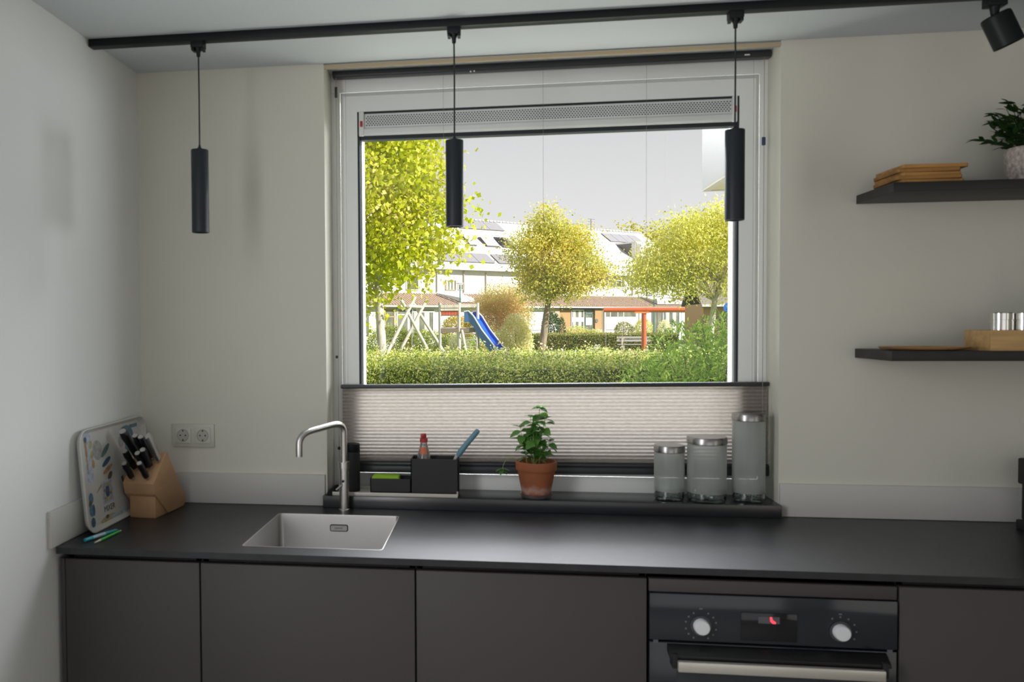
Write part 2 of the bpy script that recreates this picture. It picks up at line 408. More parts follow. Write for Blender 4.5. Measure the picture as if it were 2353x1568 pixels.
# cabinets
def cabinet(x0, x1, label, grp='handleless grey base cabinets'):
    c = tag(empty('base_cabinet', ((x0 + x1) / 2, -.3, 0)), label, 'cabinet', grp)
    L = Matrix.Translation(c.location).inverted()
    MB().box(x0 + .0005, x1 - .0005, -.578, -.012, .10, .72).box(x0 + .0005, x0 + .018, -.578, -.012, .72, .90).box(x1 - .018, x1 - .0005, -.578, -.012, .72, .90).xf(L).build('carcass', CABD, c)
    MB().box(x0 + .0025, x1 - .0025, -.600, -.580, .10, .884).xf(L).build('door', CAB, c, bevel=.0012)
    MB().box(x0 + .0025, x1 - .0025, -.578, -.565, .884, .901).xf(L).build('grip_channel', CABD, c)
    MB().box(x0 + .0005, x1 - .0005, -.545, -.53, .0, .10).xf(L).build('plinth', CABD, c)
    return c
G0 = .4286
tag(bx('filler_panel', .0135, .0268, -.596, -.012, .0, .884, CAB, bevel=.001), 'narrow grey end panel between left wall and first cabinet', 'panel')
cabinet(G0 - .4, G0, 'narrow grey base cabinet at the left end of the row')
cabinet(G0, G0 + .6, 'grey base cabinet under the steel sink')
cabinet(G0 + .6, G0 + 1.2, 'grey base cabinet directly left of the oven')
cabinet(G0 + 1.8, G0 + 2.4, 'grey base cabinet directly right of the oven')

# oven
OX0, OX1 = G0 + 1.2, G0 + 1.8
ov = tag(empty('built_in_oven', ((OX0 + OX1) / 2, -.3, .12)), 'black built-in oven with two white knobs and steel handle', 'oven')
oinv = Matrix.Translation(ov.location).inverted()
def ob_(mb, name, m, **k): return mb.xf(oinv).build(name, m, ov, **k)
GLOSS = mat('oven_black_glass', (.018, .022, .030), .12, spec=.6)
tag(bx('oven_top_panel', OX0 + .0035, OX1 - .0035, -.600, -.580, .851, .884, CAB, bevel=.001), 'low grey panel strip between worktop and oven', 'panel')
ob_(MB().box(OX0 + .004, OX1 - .004, -.578, -.03, .13, .850), 'housing', CABD)
ob_(MB().box(OX0 + .004, OX1 - .004, -.606, -.579, .728, .8485), 'control_panel', GLOSS, bevel=.0015)
dr = ob_(MB().box(OX0 + .004, OX1 - .004, -.604, -.579, .14, .7215), 'oven_door', GLOSS, bevel=.0015)
ob_(MB().box(1.70, 2.18, -.6055, -.604, .20, .655), 'door_window', mat('oven_window', (.035, .042, .052), .2))
hd = MB().prism([(-.604, .720), (-.612, .716), (-.636, .700), (-.636, .692), (-.604, .700)], 1.676, 2.200)
ob_(hd, 'handle_shroud', mat('black_gloss_plastic', (.008, .008, .009), .3), bevel=.0015)
for x in (1.683, 2.178): ob_(MB().box(x, x + .014, -.640, -.604, .668, .705), 'handle_bracket', BLACKM, bevel=.002)
ob_(MB().box(1.695, 2.182, -.650, -.634, .663, .690), 'handle', mat('satin_aluminium', (.62, .59, .54), .35, metal=.6), bevel=.003)
KN = mat('knob_white', (.72, .74, .76), .35)
for x in (1.759, 2.092):
    ob_(MB().lathe([(.0255, -.6065), (.0255, -.6085), (.022, -.6085)], (x, 0, .769), 32, 'y'), 'knob_ring', mat('knob_ring_grey', (.08, .09, .10), .3, metal=.5))
    ob_(MB().lathe([(.0195, -.607), (.0195, -.623), (.017, -.627), (.001, -.6275)], (x, 0, .769), 32, 'y'), 'knob', KN, smooth=True)
    mk = MB()
    for a in (-62, -38, -14, 14, 38, 62, 118, 142, 166, 194, 218, 242) if x < 1.9 else (60, 30, 0, -30, 90, 120):
        cx_, cz_ = x + .038 * math.cos(math.radians(a)), .769 + .036 * math.sin(math.radians(a))
        mk.box(cx_ - .0018, cx_ + .0018, -.6064, -.6059, cz_ - .002, cz_ + .002)
    mk.box(x - .004, x + .004, -.6064, -.6059, .811, .8135)
    ob_(mk, 'dial_marks', mat('print_grey', (.16, .17, .18), .6))
ob_(MB().box(1.856, 1.990, -.6085, -.606, .737, .808), 'display_window', mat('display_black', (.010, .011, .014), .08), bevel=.001)
ob_(MB().box(1.897, 1.948, -.6092, -.6084, .782, .799), 'display', mat('display_grey', (.10, .10, .11), .3))
RED = mat('led_red', (.6, .02, .03), .5, emis=((1, .03, .05), 3.0))
ob_(MB().prism([(1.925, .7985), (1.929, .7985), (1.931, .791), (1.9385, .786), (1.9385, .7825), (1.932, .7825), (1.926, .788)], -.6097, -.6090, 'y'), 'lit_digit', RED)
for x in (1.642, 2.202): ob_(MB().box(x, x + .012, -.6062, -.604, .7205, .728), 'hinge_cap', mat('hinge_grey', (.10, .10, .12), .4))

# faucet
fc = tag(empty('kitchen_faucet', (.737, -.062, .92)), 'brushed steel tap with angled swivel spout behind the sink', 'tap')
F = lambda mb, n, m=STEEL, **k: mb.build(n, m, fc, smooth=True, **k)
F(MB().lathe([(.019, 0), (.019, .004), (.0165, .006), (.0165, .140)], seg=28), 'body')
F(MB().lathe([(.0165, .140), (.0195, .141), (.0195, .163), (.012, .164)], seg=28), 'collar')
F(MB().lathe([(.0115, .150), (.0115, .153)], seg=16), 'neck_ring')
pts = [(0, 0, .160), (0, 0, .262)] + bez((0, 0, .262), (0, 0, .296), (-.030, -.045, .292), 7)[1:] + [(-.082, -.125, .283)] + bez((-.082, -.125, .283), (-.110, -.168, .278), (-.112, -.171, .245), 7)[1:] + [(-.112, -.171, .205)]
F(MB().tube(pts, .0108, 18), 'spout')
F(MB().tube([(-.004, -.0155, .088), (-.0215, -.032, .073)], .0035, 10), 'lever')
F(MB().lathe([(.0045, 0), (.0045, .006)], (.0, -.021, .10), 12, 'y'), 'valve_dot', BLACK)

# ================================================================ SOCKET
so = tag(empty('wall_socket', (.1905, 0, 1.158)), 'white double wall socket on the wall above the knife block', 'socket')
SOC = mat('socket_white', (.58, .57, .51), .35)
MB().box(-.0765, .0765, -.0085, 0, -.041, .0405).build('cover_frame', SOC, so, bevel=.002)
for x in (-.036, .036):
    ins = MB().prism(rrect(x - .0275, x + .0275, -.0275, .0275, .003), -.0115, -.008, 'y').build('socket_insert', SOC, so, bevel=.0008)
    MB().lathe([(.0215, -.0117), (.0195, -.0117), (.0195, -.0105)], (x, 0, 0), 32, 'y', cap=False).build('socket_well_rim', mat('socket_shade', (.30, .29, .25), .5), so)  # ring and face toned darker, painting the recess shade into the colour
    MB().lathe([(.0193, -.01185), (.001, -.01175)], (x, 0, 0), 32, 'y').build('socket_face', mat('socket_face', (.48, .47, .42), .4), so)
    for dx, dz in ((-.0095, 0), (.0095, 0)):
        MB().lathe([(.0028, -.0122), (.001, -.0121)], (x + dx, 0, dz), 12, 'y').build('pin_hole', BLACKM, so)
    for dz in (.0165, -.0165):
        MB().box(x - .0025, x + .0025, -.0126, -.0117, dz - .003, dz + .003).build('earth_clip', mat('earth_clip', (.10, .09, .08), .4), so)

# ================================================================ TRACK LIGHTING
tr = tag(MB().box(.003, 3.3, -.357, -.323, 2.4045, H).build('lighting_track', BLACK, bevel=.0015), 'long black lighting track fixed along the ceiling', 'lighting track')
def pendant(x, label):
    p = tag(empty('pendant_lamp', (x, -.34, 2.4045)), label, 'lamp', 'cylinder pendants on the ceiling track')
    MB().box(-.0195, .0195, -.016, .016, -.018, 0).box(-.0185, -.010, -.014, .014, -.027, -.018).box(.010, .0185, -.014, .014, -.027, -.018).build('track_adapter', BLACK, p, bevel=.001)
    MB().lathe([(.011, -.018), (.008, -.028), (.0065, -.030), (.0055, -.043), (.003, -.045)], seg=16).build('cord_grip', BLACK, p, smooth=True)
    MB().tube([(0, 0, -.04), (.0006, 0, -.16), (0, 0, -.318)], .0024, 8).build('cable', BLACKM, p, smooth=True)
    MB().lathe([(.003, -.310), (.004, -.316), (.0095, -.3245), (.0255, -.3255), (.0262, -.327), (.0262, -.5765), (.0245, -.5775), (.0225, -.5775), (.0225, -.560), (.001, -.560)], seg=36, cap=False).build('lamp_shade', mat('pendant_black', (.015, .019, .025), .45, spec=.4, bump=(700, .1)), p, smooth=True)
    MB().lathe([(.0215, -.566), (.0215, -.562)], seg=24).build('lens', mat('lamp_lens', (.5, .5, .48), .3), p)
    return p
pendant(.349, 'black cylinder pendant in front of the left wall corner, left of the window')
pendant(1.125, 'black cylinder pendant hanging in front of the tree in the window')
pendant(1.907, 'black cylinder pendant hanging at the right edge of the window')
sp = tag(empty('spotlight', (2.568, -.34, 2.4045)), 'black tilted spotlight at the right end of the track', 'spotlight')
MB().box(-.024, .024, -.017, .017, -.024, 0).build('track_adapter', BLACK, sp, bevel=.002)
MB().lathe([(.013, -.024), (.011, -.034), (.009, -.046)], seg=16).build('swivel_joint', BLACK, sp, smooth=True)
a_ = math.atan2(.41, .91)
m_ = Matrix.Translation((.019, 0, -.0855)) @ Matrix.Rotation(-a_, 4, 'Y')
MB().lathe([(.030, .044), (.0345, .042), (.0362, .036), (.0362, -.043), (.034, -.0445), (.031, -.0445), (.031, -.030), (.001, -.030)], seg=36, cap=False).xf(m_).build('lamp_head', BLACK, sp, smooth=True)
MB().lathe([(.001, .0445), (.031, .0442)], seg=36, cap=False).xf(m_).build('head_cap', BLACK, sp)
MB().lathe([(.0305, -.034), (.0305, -.031)], seg=24).xf(m_).build('lens', mat('lamp_lens', (.5, .5, .48), .3), sp)

# ================================================================ SHELVES AND WHAT STANDS ON THEM
SHELF = mat('shelf_black', (.015, .014, .014), .5, spec=.5, noise=(60, .2, (.1, 1, 1)), bump=(300, .08, (.1, 1, 1)))
U1, U0, L1, L0 = 1.935, 1.9085, 1.4560, 1.4275
tag(bx('wall_shelf', 2.361, 3.9, -.249, -.0005, U0, U1, SHELF, bevel=.001), 'upper black floating shelf holding wooden coasters and potted plant', 'shelf')
tag(bx('wall_shelf', 2.361, 3.9, -.249, -.0005, L0, L1, SHELF, bevel=.001), 'lower black floating shelf holding the oval dish and wooden box', 'shelf')
CORKM = mat('acacia_wood', (.27, .13, .035), .6, noise=(40, .35, (.12, 1, 1)), bump=(120, .3))
CORKL = mat('acacia_wood_light', (.36, .18, .05), .6, noise=(40, .35, (.12, 1, 1)), bump=(120, .3))
zz = U1
cork_l = ['lowest board of the wooden stack, lying flat on the upper black shelf', 'second board from the bottom of the wooden stack on the shelf',
          'middle wooden board of the stack on the upper shelf', 'second wooden board from the top of the stack on the shelf', 'topmost wooden board of the stack, jutting out to the right']
for i, (dx, dy, rz, w_) in enumerate(((.006, .0, .02, .168), (.0, -.004, -.04, .172), (.004, .004, .03, .160), (.0, .0, -.02, .166), (.012, -.002, .02, .176))):
    t_ = .0105
    o = MB().prism(rrect(-w_ / 2, w_ / 2, -.085, .085, .008), 0, t_, 'z').build('wooden_board', CORKM if i % 2 else CORKL, bevel=.0015)
    o.location = (2.468 + dx, -.140 + dy, zz); o.rotation_euler = (0, 0, rz); zz += t_ + .0002
    tag(o, cork_l[i], 'board', 'wooden boards stacked on the upper shelf')
# potted plant on shelf
pp = tag(empty('potted_plant', (2.790, -.135, U1)), 'bushy dark green plant in speckled stone pot on the upper shelf', 'plant')
TZ = mat('speckled_pot', (.42, .36, .33), .75, noise=(90, .45), bump=(90, .5))
MB().lathe([(.050, 0), (.060, .004), (.072, .055), (.074, .095), (.068, .106), (.062, .104), (.058, .085)], seg=32, cap=False).build('pot', TZ, pp, smooth=True)
MB().lathe([(.001, .088), (.062, .090)], seg=24, cap=False).build('soil', mat('soil', (.03, .02, .015), .9, bump=(80, .6)), pp)

def leaf_mesh(name, L, W, m, curl=.15, seg=4):
    """one pointed leaf along +x, folded a little along the midrib"""
    vs_, fs_ = [], []
    for i in range(seg + 1):
        t = i / seg; wd = W * math.sin(math.pi * min(1, t ** .8 * .97 + .02)); z = -curl * L * t * t
        vs_ += [(L * t, -wd, z + wd * .25), (L * t, 0, z), (L * t, wd, z + wd * .25)]
    for i in range(seg):
        a = i * 3; fs_ += [(a, a + 1, a + 4, a + 3), (a + 1, a + 2, a + 5, a + 4)]
    me = bpy.data.meshes.new(name); me.from_pydata(vs_, [], fs_); me.materials.append(m)
    at = me.attributes.new('tint', 'FLOAT', 'FACE'); at.data.foreach_set('value', [random.random()] * len(fs_))
    me.polygons.foreach_set('use_smooth', [True] * len(fs_)); return me
def place_leaf(me, p, dirv, parent, s=1., roll=0., name='leaf'):
    o = bpy.data.objects.new(name, me); COL.objects.link(o); o.parent = parent; o.location = p
    q = Vector(dirv).to_track_quat('X', 'Z'); o.rotation_mode = 'QUATERNION'; o.rotation_quaternion = q @ Euler((roll, 0, 0)).to_quaternion(); o.scale = (s, s, s)
    return o
PL = leafmat('dark_plant_leaf', [(0, (.012, .035, .008)), (.5, (.02, .06, .012)), (1, (.05, .10, .02))], .2)
lm = [leaf_mesh('plant_leaf', .036, .0058, PL) for _ in range(4)]
stem = MB(); rnd = random.Random(3)
for i in range(78):
    a = rnd.uniform(0, 2 * math.pi); el = rnd.uniform(.25, 1.4); R_ = rnd.uniform(.10, .165)
    e = Vector((math.cos(a) * math.cos(el) * R_, math.sin(a) * math.cos(el) * R_ * .75, .088 + math.sin(el) * R_))
    e.y = min(e.y, .115)
    s0 = Vector((math.cos(a) * .02, math.sin(a) * .02, .085)); mid = (s0 + e) / 2 + Vector((0, 0, .015))
    path = bez(s0, mid, e, 5); stem.tube(path, .0009, 5)
    for k, t in enumerate((2, 3, 4, 5, 5, 4)):
        d = Vector((math.cos(a + rnd.uniform(-1, 1)), math.sin(a + rnd.uniform(-1, 1)), rnd.uniform(-.1, 1))).normalized()
        q = path[t]
        if q.y + d.y * .034 > .125: d.y = -abs(d.y)
        place_leaf(rnd.choice(lm), q, d, pp, rnd.uniform(.7, 1.15), rnd.uniform(-1, 1))
stem.build('stems', PL, pp)
# lower shelf
BAM = mat('bamboo', (.50, .31, .13), .5, noise=(60, .18, (.1, 1, 1)))
dish = MB().lathe([(.080, 0), (.112, .004), (.121, .0105), (.117, .0105), (.108, .0065), (.001, .005)], seg=40)
dish.v = [(x, y * .62, z) for x, y, z in dish.v]
dish = dish.build('serving_dish', mat('bamboo_dish', (.52, .30, .13), .5, noise=(60, .18, (.1, 1, 1))), smooth=True); dish.location = (2.487, -.160, L1); dish.rotation_euler = (0, 0, -.1)
tag(dish, 'shallow oval wooden dish lying on the lower black shelf', 'dish')
wb2 = tag(empty('wooden_box', (2.72, -.172, L1)), 'light bamboo box open on top at right end of lower shelf', 'box')
t_ = .008; hx, hy = .096, .068
MB().box(-hx, hx, -hy, hy, 0, .006).build('base', BAM, wb2)
MB().box(-hx, hx, -hy, -hy + t_, .006, .058).build('front_panel', BAM, wb2, bevel=.001)
MB().box(-hx, hx, hy - t_, hy, .006, .058).build('back_panel', BAM, wb2, bevel=.001)
for s in (-1, 1): MB().box(min(s * hx, s * (hx - t_)), max(s * hx, s * (hx - t_)), -hy + t_, hy - t_, .006, .058).build('side_panel', BAM, wb2, bevel=.001)
for i, (x, lab) in enumerate(((2.682, 'left chrome-lidded spice tin standing in the wooden box'), (2.743, 'right chrome-lidded spice tin standing in the wooden box'))):
    tn = tag(empty('spice_tin', (x, -.182, L1 + .0062)), lab, 'tin', 'spice tins in the wooden box')
    MB().lathe([(.026, 0), (.0285, .002), (.0285, .078)], seg=28).build('body', CHROME, tn, smooth=True)
    MB().lathe([(.0275, .078), (.0275, .0815), (.0292, .082), (.0292, .100), (.028, .1015)], seg=28).build('lid', CHROME, tn, smooth=True)
gb = tag(empty('dark_bottle', (2.856, -.125, L1)), 'dark green bottle at the right edge of the lower shelf', 'bottle')
MB().lathe([(.033, 0), (.035, .004), (.035, .15), (.012, .19), (.012, .235)], seg=24).build('body', mat('bottle_green', (.01, .03, .018), .15), gb, smooth=True)
MB().lathe([(.0135, .235), (.0135, .26)], seg=20).build('cap', BLACKM, gb)

# coffee maker at the right edge of the picture
cm = tag(empty('coffee_maker', (2.866, -.215, WT)), 'black coffee maker at the right end of the worktop', 'coffee maker')
MB().box(-.085, .10, -.10, .13, 0, .028).build('base', BLACKM, cm, bevel=.004)
MB().box(-.070, .10, .03, .13, .028, .205).build('water_tank', BLACK, cm, bevel=.004)
MB().box(-.082, .10, -.10, .13, .135, .212).build('brew_head', BLACKM, cm, bevel=.005)
MB().lathe([(.05, .03), (.06, .05), (.055, .12), (.045, .128)], (.01, -.04, 0), 24).build('jug', glassmat('jug_glass', (.25, .22, .2), .1), cm, smooth=True)

# ================================================================ KNIFE BLOCK
BEECH = mat('beech_wood', (.43, .25, .125), .5, noise=(14, .16, (1, 1, .25)), bump=(200, .05))
kb = tag(empty('knife_block', (.108, -.246, WT), rz=-.09), 'slanted beech wood knife block with black-handled knives in the corner', 'knife block')
# local: x across, y backwards, z up
MB().box(-.047, .044, .0, .085, 0, .076).build('base_block', BEECH, kb, bevel=.002)
prof = [(-.022, .117), (-.010, .079), (.078, .001), (.190, .001), (.205, .018), (.201, .034), (.078, .203), (.066, .203)]
MB().prism(prof, -.060, .050).build('slanted_block', mat('beech_wood_b', (.47, .28, .15), .5, noise=(14, .16, (1, .25, 1)), bump=(200, .05)), kb, bevel=.003)
ax = Vector((0, -.66, .75)).normalized()     # handles point up and to the front
fa, fb_ = Vector((0, -.022, .117)), Vector((0, .066, .203))
def on_face(x, t, d=0.): return Vector((x, 0, 0)) + fa.lerp(fb_, t) + Vector((0, -.70, .715)) * d
def knife(x, t, Lh, label, steel=False, w=.011, th=.0075, lean=0.):
    Lh *= 1.12; w *= 1.3; th *= 1.15
    k = tag(empty('kitchen_knife', kb.matrix_world @ Vector((0, 0, 0))), label, 'knife', 'knives in the wooden block')
    k.location = kb.location; k.rotation_euler = kb.rotation_euler
    p0 = on_face(x, t, .0015); d = (ax + Vector((lean, 0, 0))).normalized(); side = d.cross(Vector((1, 0, 0))).normalized()
    def sect(s, ww, tt):
        c = p0 + d * s
        return [c + side * (ww * math.cos(a)) + Vector((1, 0, 0)) * (tt * math.sin(a)) for a in [2 * math.pi * q / 10 for q in range(10)]]
    mb = MB(); secs = [(0.012, w * .8, th), (.03, w, th), (Lh * .55, w * .82, th), (Lh * .85, w * 1.05, th * 1.05), (Lh, w * .8, th * .8)]
    vs_ = [v for s_ in secs for v in sect(*s_)]
    fs_ = [(i * 10 + j, i * 10 + (j + 1) % 10, (i + 1) * 10 + (j + 1) % 10, (i + 1) * 10 + j) for i in range(len(secs) - 1) for j in range(10)] + [tuple(range(10)), tuple(40 + j for j in range(10))]
    mb.add(vs_, fs_).build('handle', STEEL if steel else mat('knife_handle_black', (.010, .010, .012), .35), k, smooth=True)
    bl = MB(); c0, c1 = p0 + d * .0, p0 + d * .013
    bl.tube([c0, c1], .0055, 8).build('bolster', STEEL, k, smooth=True)
    if not steel:
        e = p0 + d * (Lh - .002); MB().tube([e, e + d * .0035], w * .62, 10).build('end_cap', STEEL, k, smooth=True)
    return k
knife(-.036, .80, .118, 'longest black-handled knife, at the back left of the block', w=.014, th=.0095, lean=-.08)
knife(-.010, .80, .100, 'black-handled knife with pale end ring, second from left at the back')
knife(.010, .78, .098, 'black-handled knife with pale end ring, third from left at the back')
knife(-.030, .42, .082, 'black-handled knife in the left middle slot of the block', lean=-.06)
knife(-.028, .12, .070, 'black-handled steak knife in the front left slot', w=.010)
knife(.006, .42, .075, 'short black-handled knife in the centre of the block')
knife(.024, .14, .070, 'black-handled steak knife in the front right slot', w=.010)
knife(.020, .50, .080, 'black-handled knife with bright end cap, right middle slot', lean=.03)
# sharpening rod / scissors handle with a metal edge
knife(.037, .72, .112, 'steel-backed knife handle at the right side of the block', steel=True, w=.013, th=.007, lean=.05)

# ================================================================ TRAY
ty = tag(empty('serving_tray', (.047, -.265, WT)), 'white tray printed with kitchen utensils, leaning against the left wall', 'tray')
lean = math.asin(.030 / .322)
ty.rotation_euler = (0, 0, 0)
# tray local frame: p along -y..+y, q up the leaning face, n towards the room
qx = Vector((-math.sin(lean), 0, math.cos(lean))); px_ = Vector((0, 1, 0)); nx_ = Vector((math.cos(lean), 0, math.sin(lean)))
TW, TH_ = .232, .314
def T3(p, q, n=0.): return px_ * p + qx * q + nx_ * n
def tloop(ins, n, r): return [T3(x, y, n) for x, y in rrect(-TW + ins, TW - ins, ins + .001, TH_ - ins, r, 6)]
tm = MB(); lv = [(0, .004, .045), (0, .006, .045), (.003, .0065, .043), (.012, -.006, .035), (.014, -.008, .034)]
ls = [tloop(*l) for l in lv]; n_ = len(ls[0])
back = [tloop(0.0, .002, .045), tloop(.010, -.0105, .036)]
tm.add([p for l in ls for p in l] + [p for l in back for p in l],
       [(i * n_ + j, i * n_ + (j + 1) % n_, (i + 1) * n_ + (j + 1) % n_, (i + 1) * n_ + j) for i in range(len(ls) - 1) for j in range(n_)]
       + [tuple((len(ls) - 1) * n_ + j for j in range(n_))]
       + [(j, (j + 1) % n_, 5 * n_ + (j + 1) % n_, 5 * n_ + j) for j in range(n_)]
       + [(5 * n_ + j, 5 * n_ + (j + 1) % n_, 6 * n_ + (j + 1) % n_, 6 * n_ + j) for j in range(n_)]
       + [tuple(6 * n_ + j for j in range(n_))])
tm.build('tray_body', mat('tray_white', (.56, .55, .52), .4, noise=(7, .08)), ty, smooth=True)
PR = {'b': (.10, .20, .30), 'd': (.05, .10, .16), 'o': (.40, .24, .10), 'y': (.42, .37, .20), 'g': (.10, .19, .17), 's': (.36, .36, .35), 'n': (.12, .09, .05), 'l': (.42, .48, .56), 'r': (.32, .06, .06), 'k': (.13, .14, .16)}
PRM = {k: mat('tray_print_' + k, v, .5, noise=(60, .25)) for k, v in PR.items()}
def deco(kind, key, p, q, w_, h_, rot=0., name='print', n=-.0076):
    mb = MB(); poly = []
    if kind == 'e': poly = [(w_ * math.cos(a), h_ * math.sin(a)) for a in [2 * math.pi * i / 18 for i in range(18)]]
    if kind == 'b': poly = [(-w_, -h_), (w_, -h_), (w_, h_), (-w_, h_)]
    if kind == 't': poly = [(-w_, h_), (w_, h_), (w_ * .15, -h_), (-w_ * .15, -h_)]
    c, s = math.cos(rot), math.sin(rot)
    pts = [T3(p + x * c - y * s, q + x * s + y * c, n) for x, y in poly]; m2 = [a + nx_ * .0002 for a in pts]; k = len(poly)
    mb.add(pts + m2, [tuple(range(k, 2 * k))] + [(i, (i + 1) % k, k + (i + 1) % k, k + i) for i in range(k)])
    return mb.build(name, PRM[key], ty)
# measured positions: p = y + .265, q = height above the worktop
D = [('b', 'l', -.165, .225, .020, .075), ('t', 'o', -.176, .225, .008, .050), ('e', 'd', -.176, .281, .009, .009), ('e', 'y', -.146, .262, .011, .013),
     ('e', 'y', -.143, .232, .010, .014), ('e', 'o', -.140, .203, .009, .014), ('e', 's', -.105, .240, .030, .032, .6), ('e', 'g', -.055, .232, .035, .010, .5),
     ('e', 'd', -.055, .196, .032, .009, .35), ('e', 'n', -.040, .150, .018, .010, .5), ('e', 'o', -.050, .172, .035, .008, .3),
     ('t', 'o', -.118, .122, .005, .022, -1.1), ('e', 'b', -.176, .103, .014, .017), ('e', 'n', -.183, .086, .010, .013), ('e', 'b', -.178, .066, .016, .018), ('e', 'd', -.166, .066, .008, .018),
     ('e', 'd', -.176, .030, .013, .015), ('b', 'l', -.068, .104, .036, .036), ('b', 's', -.068, .104, .030, .030), ('e', 'd', -.068, .104, .014, .020), ('e', 'y', -.068, .127, .012, .006), ('e', 'y', -.068, .082, .012, .006),
     ('e', 'r', -.088, .110, .004, .005), ('e', 'r', -.048, .096, .004, .005), ('e', 'r', -.086, .086, .003, .004), ('e', 'y', -.080, .022, .050, .010, .05), ('e', 'n', -.085, .028, .012, .006),
     ('e', 'b', .110, .262, .045, .030, -.2), ('e', 'g', .085, .280, .020, .010), ('e', 's', .060, .245, .018, .020), ('b', 'b', .090, .215, .004, .028), ('b', 'b', .100, .215, .003, .028), ('b', 'd', .110, .215, .004, .028),
     ('b', 'd', .100, .190, .016, .007), ('b', 'b', .160, .285, .030, .006), ('b', 'l', 0., .018, .06, .008), ('e', 'o', .150, .120, .030, .012), ('e', 'b', .170, .070, .020, .016), ('t', 'n', .05, .10, .008, .035, .3)]
lay = 0
for d in D:
    lay += 1
    deco(*d[:6], rot=d[6] if len(d) > 6 else 0., n=-.0078 + lay * .00002)
# lettering under the framed picture
fcu = bpy.data.curves.new('lettering', 'FONT'); fcu.body = 'MIXER'; fcu.size = .026; fcu.extrude = .0002; fcu.align_x = 'CENTER'
ft = bpy.data.objects.new('lettering_tmp', fcu); COL.objects.link(ft)
bpy.context.view_layer.update()
me = bpy.data.meshes.new_from_object(ft); bpy.data.objects.remove(ft)
lt = bpy.data.objects.new('lettering', me); COL.objects.link(lt); me.materials.clear(); me.materials.append(PRM['k']); lt.parent = ty
lt.matrix_local = Matrix.Translation(T3(-.066, .044, -.0068)) @ Matrix((px_, qx, nx_)).transposed().to_4x4()

# pens
def pen(p0, p1, cols, label, r=.0045):
    p0, p1 = Vector(p0), Vector(p1); e = tag(empty('pen', p0), label, 'pen'); d = p1 - p0; L = d.length
    e.rotation_mode = 'QUATERNION'; e.rotation_quaternion = d.to_track_quat('Z', 'Y')
    for nm, a, b, ra, rb, c in cols:
        MB().lathe([(r * ra, a * L), (r * (ra + rb) / 2, (a + b) / 2 * L), (r * rb, b * L)], seg=14).build(nm, mat('pen_' + c[0], c[1], .35), e, smooth=True)
TEAL = ('teal', (.03, .33, .40)); PALE = ('pale_blue', (.35, .50, .56)); GRN = ('green', (.06, .42, .06)); CRM = ('cream', (.55, .50, .42))
pen((.068, -.556, WT + .0062), (.106, -.428, WT + .0062), [('cap', 0, .22, 1.1, 1.3, TEAL), ('barrel', .22, .6, 1.25, 1.2, PALE), ('grip', .6, .95, 1.2, .9, TEAL), ('tip', .95, 1.0, .7, .3, PALE)], 'teal and pale blue marker on the worktop beside the tray', .0046)
pen((.106, -.572, WT + .0045), (.118, -.430, WT + .0045), [('tip', 0, .20, .35, .8, CRM), ('barrel', .20, .93, .9, .95, GRN), ('push_button', .93, 1.0, .6, .6, CRM)], 'green ballpoint pen in front of the teal marker', .0042)

# ================================================================ ON THE SILL
th = tag(empty('thermos_bottle', (.748, .045, ST)), 'matt black thermos bottle on the sill behind the tap', 'bottle')
MB().lathe([(.024, 0), (.0255, .003), (.0255, .138), (.0245, .140)], seg=28).build('body', BLACKM, th, smooth=True)
MB().lathe([(.0245, .140), (.0258, .142), (.0258, .166), (.024, .168)], seg=28).build('lid', BLACK, th, smooth=True)
# white drip tray
dt = tag(empty('drip_tray', (.90, .03, ST)), 'narrow white drip tray lying on the sill under the black caddy', 'tray')
WHT = mat('enamel_white', (.62, .60, .53), .35)
MB().box(-.208, .212, -.052, .052, 0, .003).build('tray_base', WHT, dt)
MB().box(-.208, .212, -.055, -.052, 0, .012).box(-.208, .212, .052, .055, 0, .012).box(-.211, -.208, -.055, .055, 0, .012).box(.212, .215, -.055, .055, 0, .012).build('rim', WHT, dt, bevel=.001)
MB().tube([(.2135, -.054, .010), (.2135, -.030, .016), (.2135, .0, .019), (.2135, .03, .016), (.2135, .054, .010)], .003, 8).build('rolled_edge', WHT, dt, smooth=True)
# black cloth at the left end of the sill
cl = MB(); nn = 12
for i in range(nn + 1):
    t = i / nn; x = .6695 + .026 * t; zt = ST + .004 + .022 * math.sin(math.pi * (.06 + .44 * t))
    for y in (-.022, .0, .035, .06): cl.v.append((x, y, zt - (0 if y < .02 else .008 * (y > .05)) ))
for i in range(nn):
    for j in range(3): a = i * 4 + j; cl.f.append((a, a + 1, a + 5, a + 4))
base = len(cl.v); cl.v += [(x, y, ST + .0003) for (x, y, z) in cl.v[:base]]
cl.f += [(base + i * 4 + j, base + (i + 1) * 4 + j, base + (i + 1) * 4 + j + 1, base + i * 4 + j + 1) for i in range(nn) for j in range(3)]
for i in range(nn): cl.f += [(i * 4, (i + 1) * 4, base + (i + 1) * 4, base + i * 4), (i * 4 + 3, base + i * 4 + 3, base + (i + 1) * 4 + 3, (i + 1) * 4 + 3)]
cl.f += [(j, base + j, base + j + 1, j + 1) for j in range(3)] + [(nn * 4 + j, nn * 4 + j + 1, base + nn * 4 + j + 1, base + nn * 4 + j) for j in range(3)]
tag(cl.build('folded_cloth', mat('black_cloth', (.012, .012, .012), .95, bump=(300, .5)), smooth=True), 'folded black dishcloth at the left end of the sill', 'cloth')

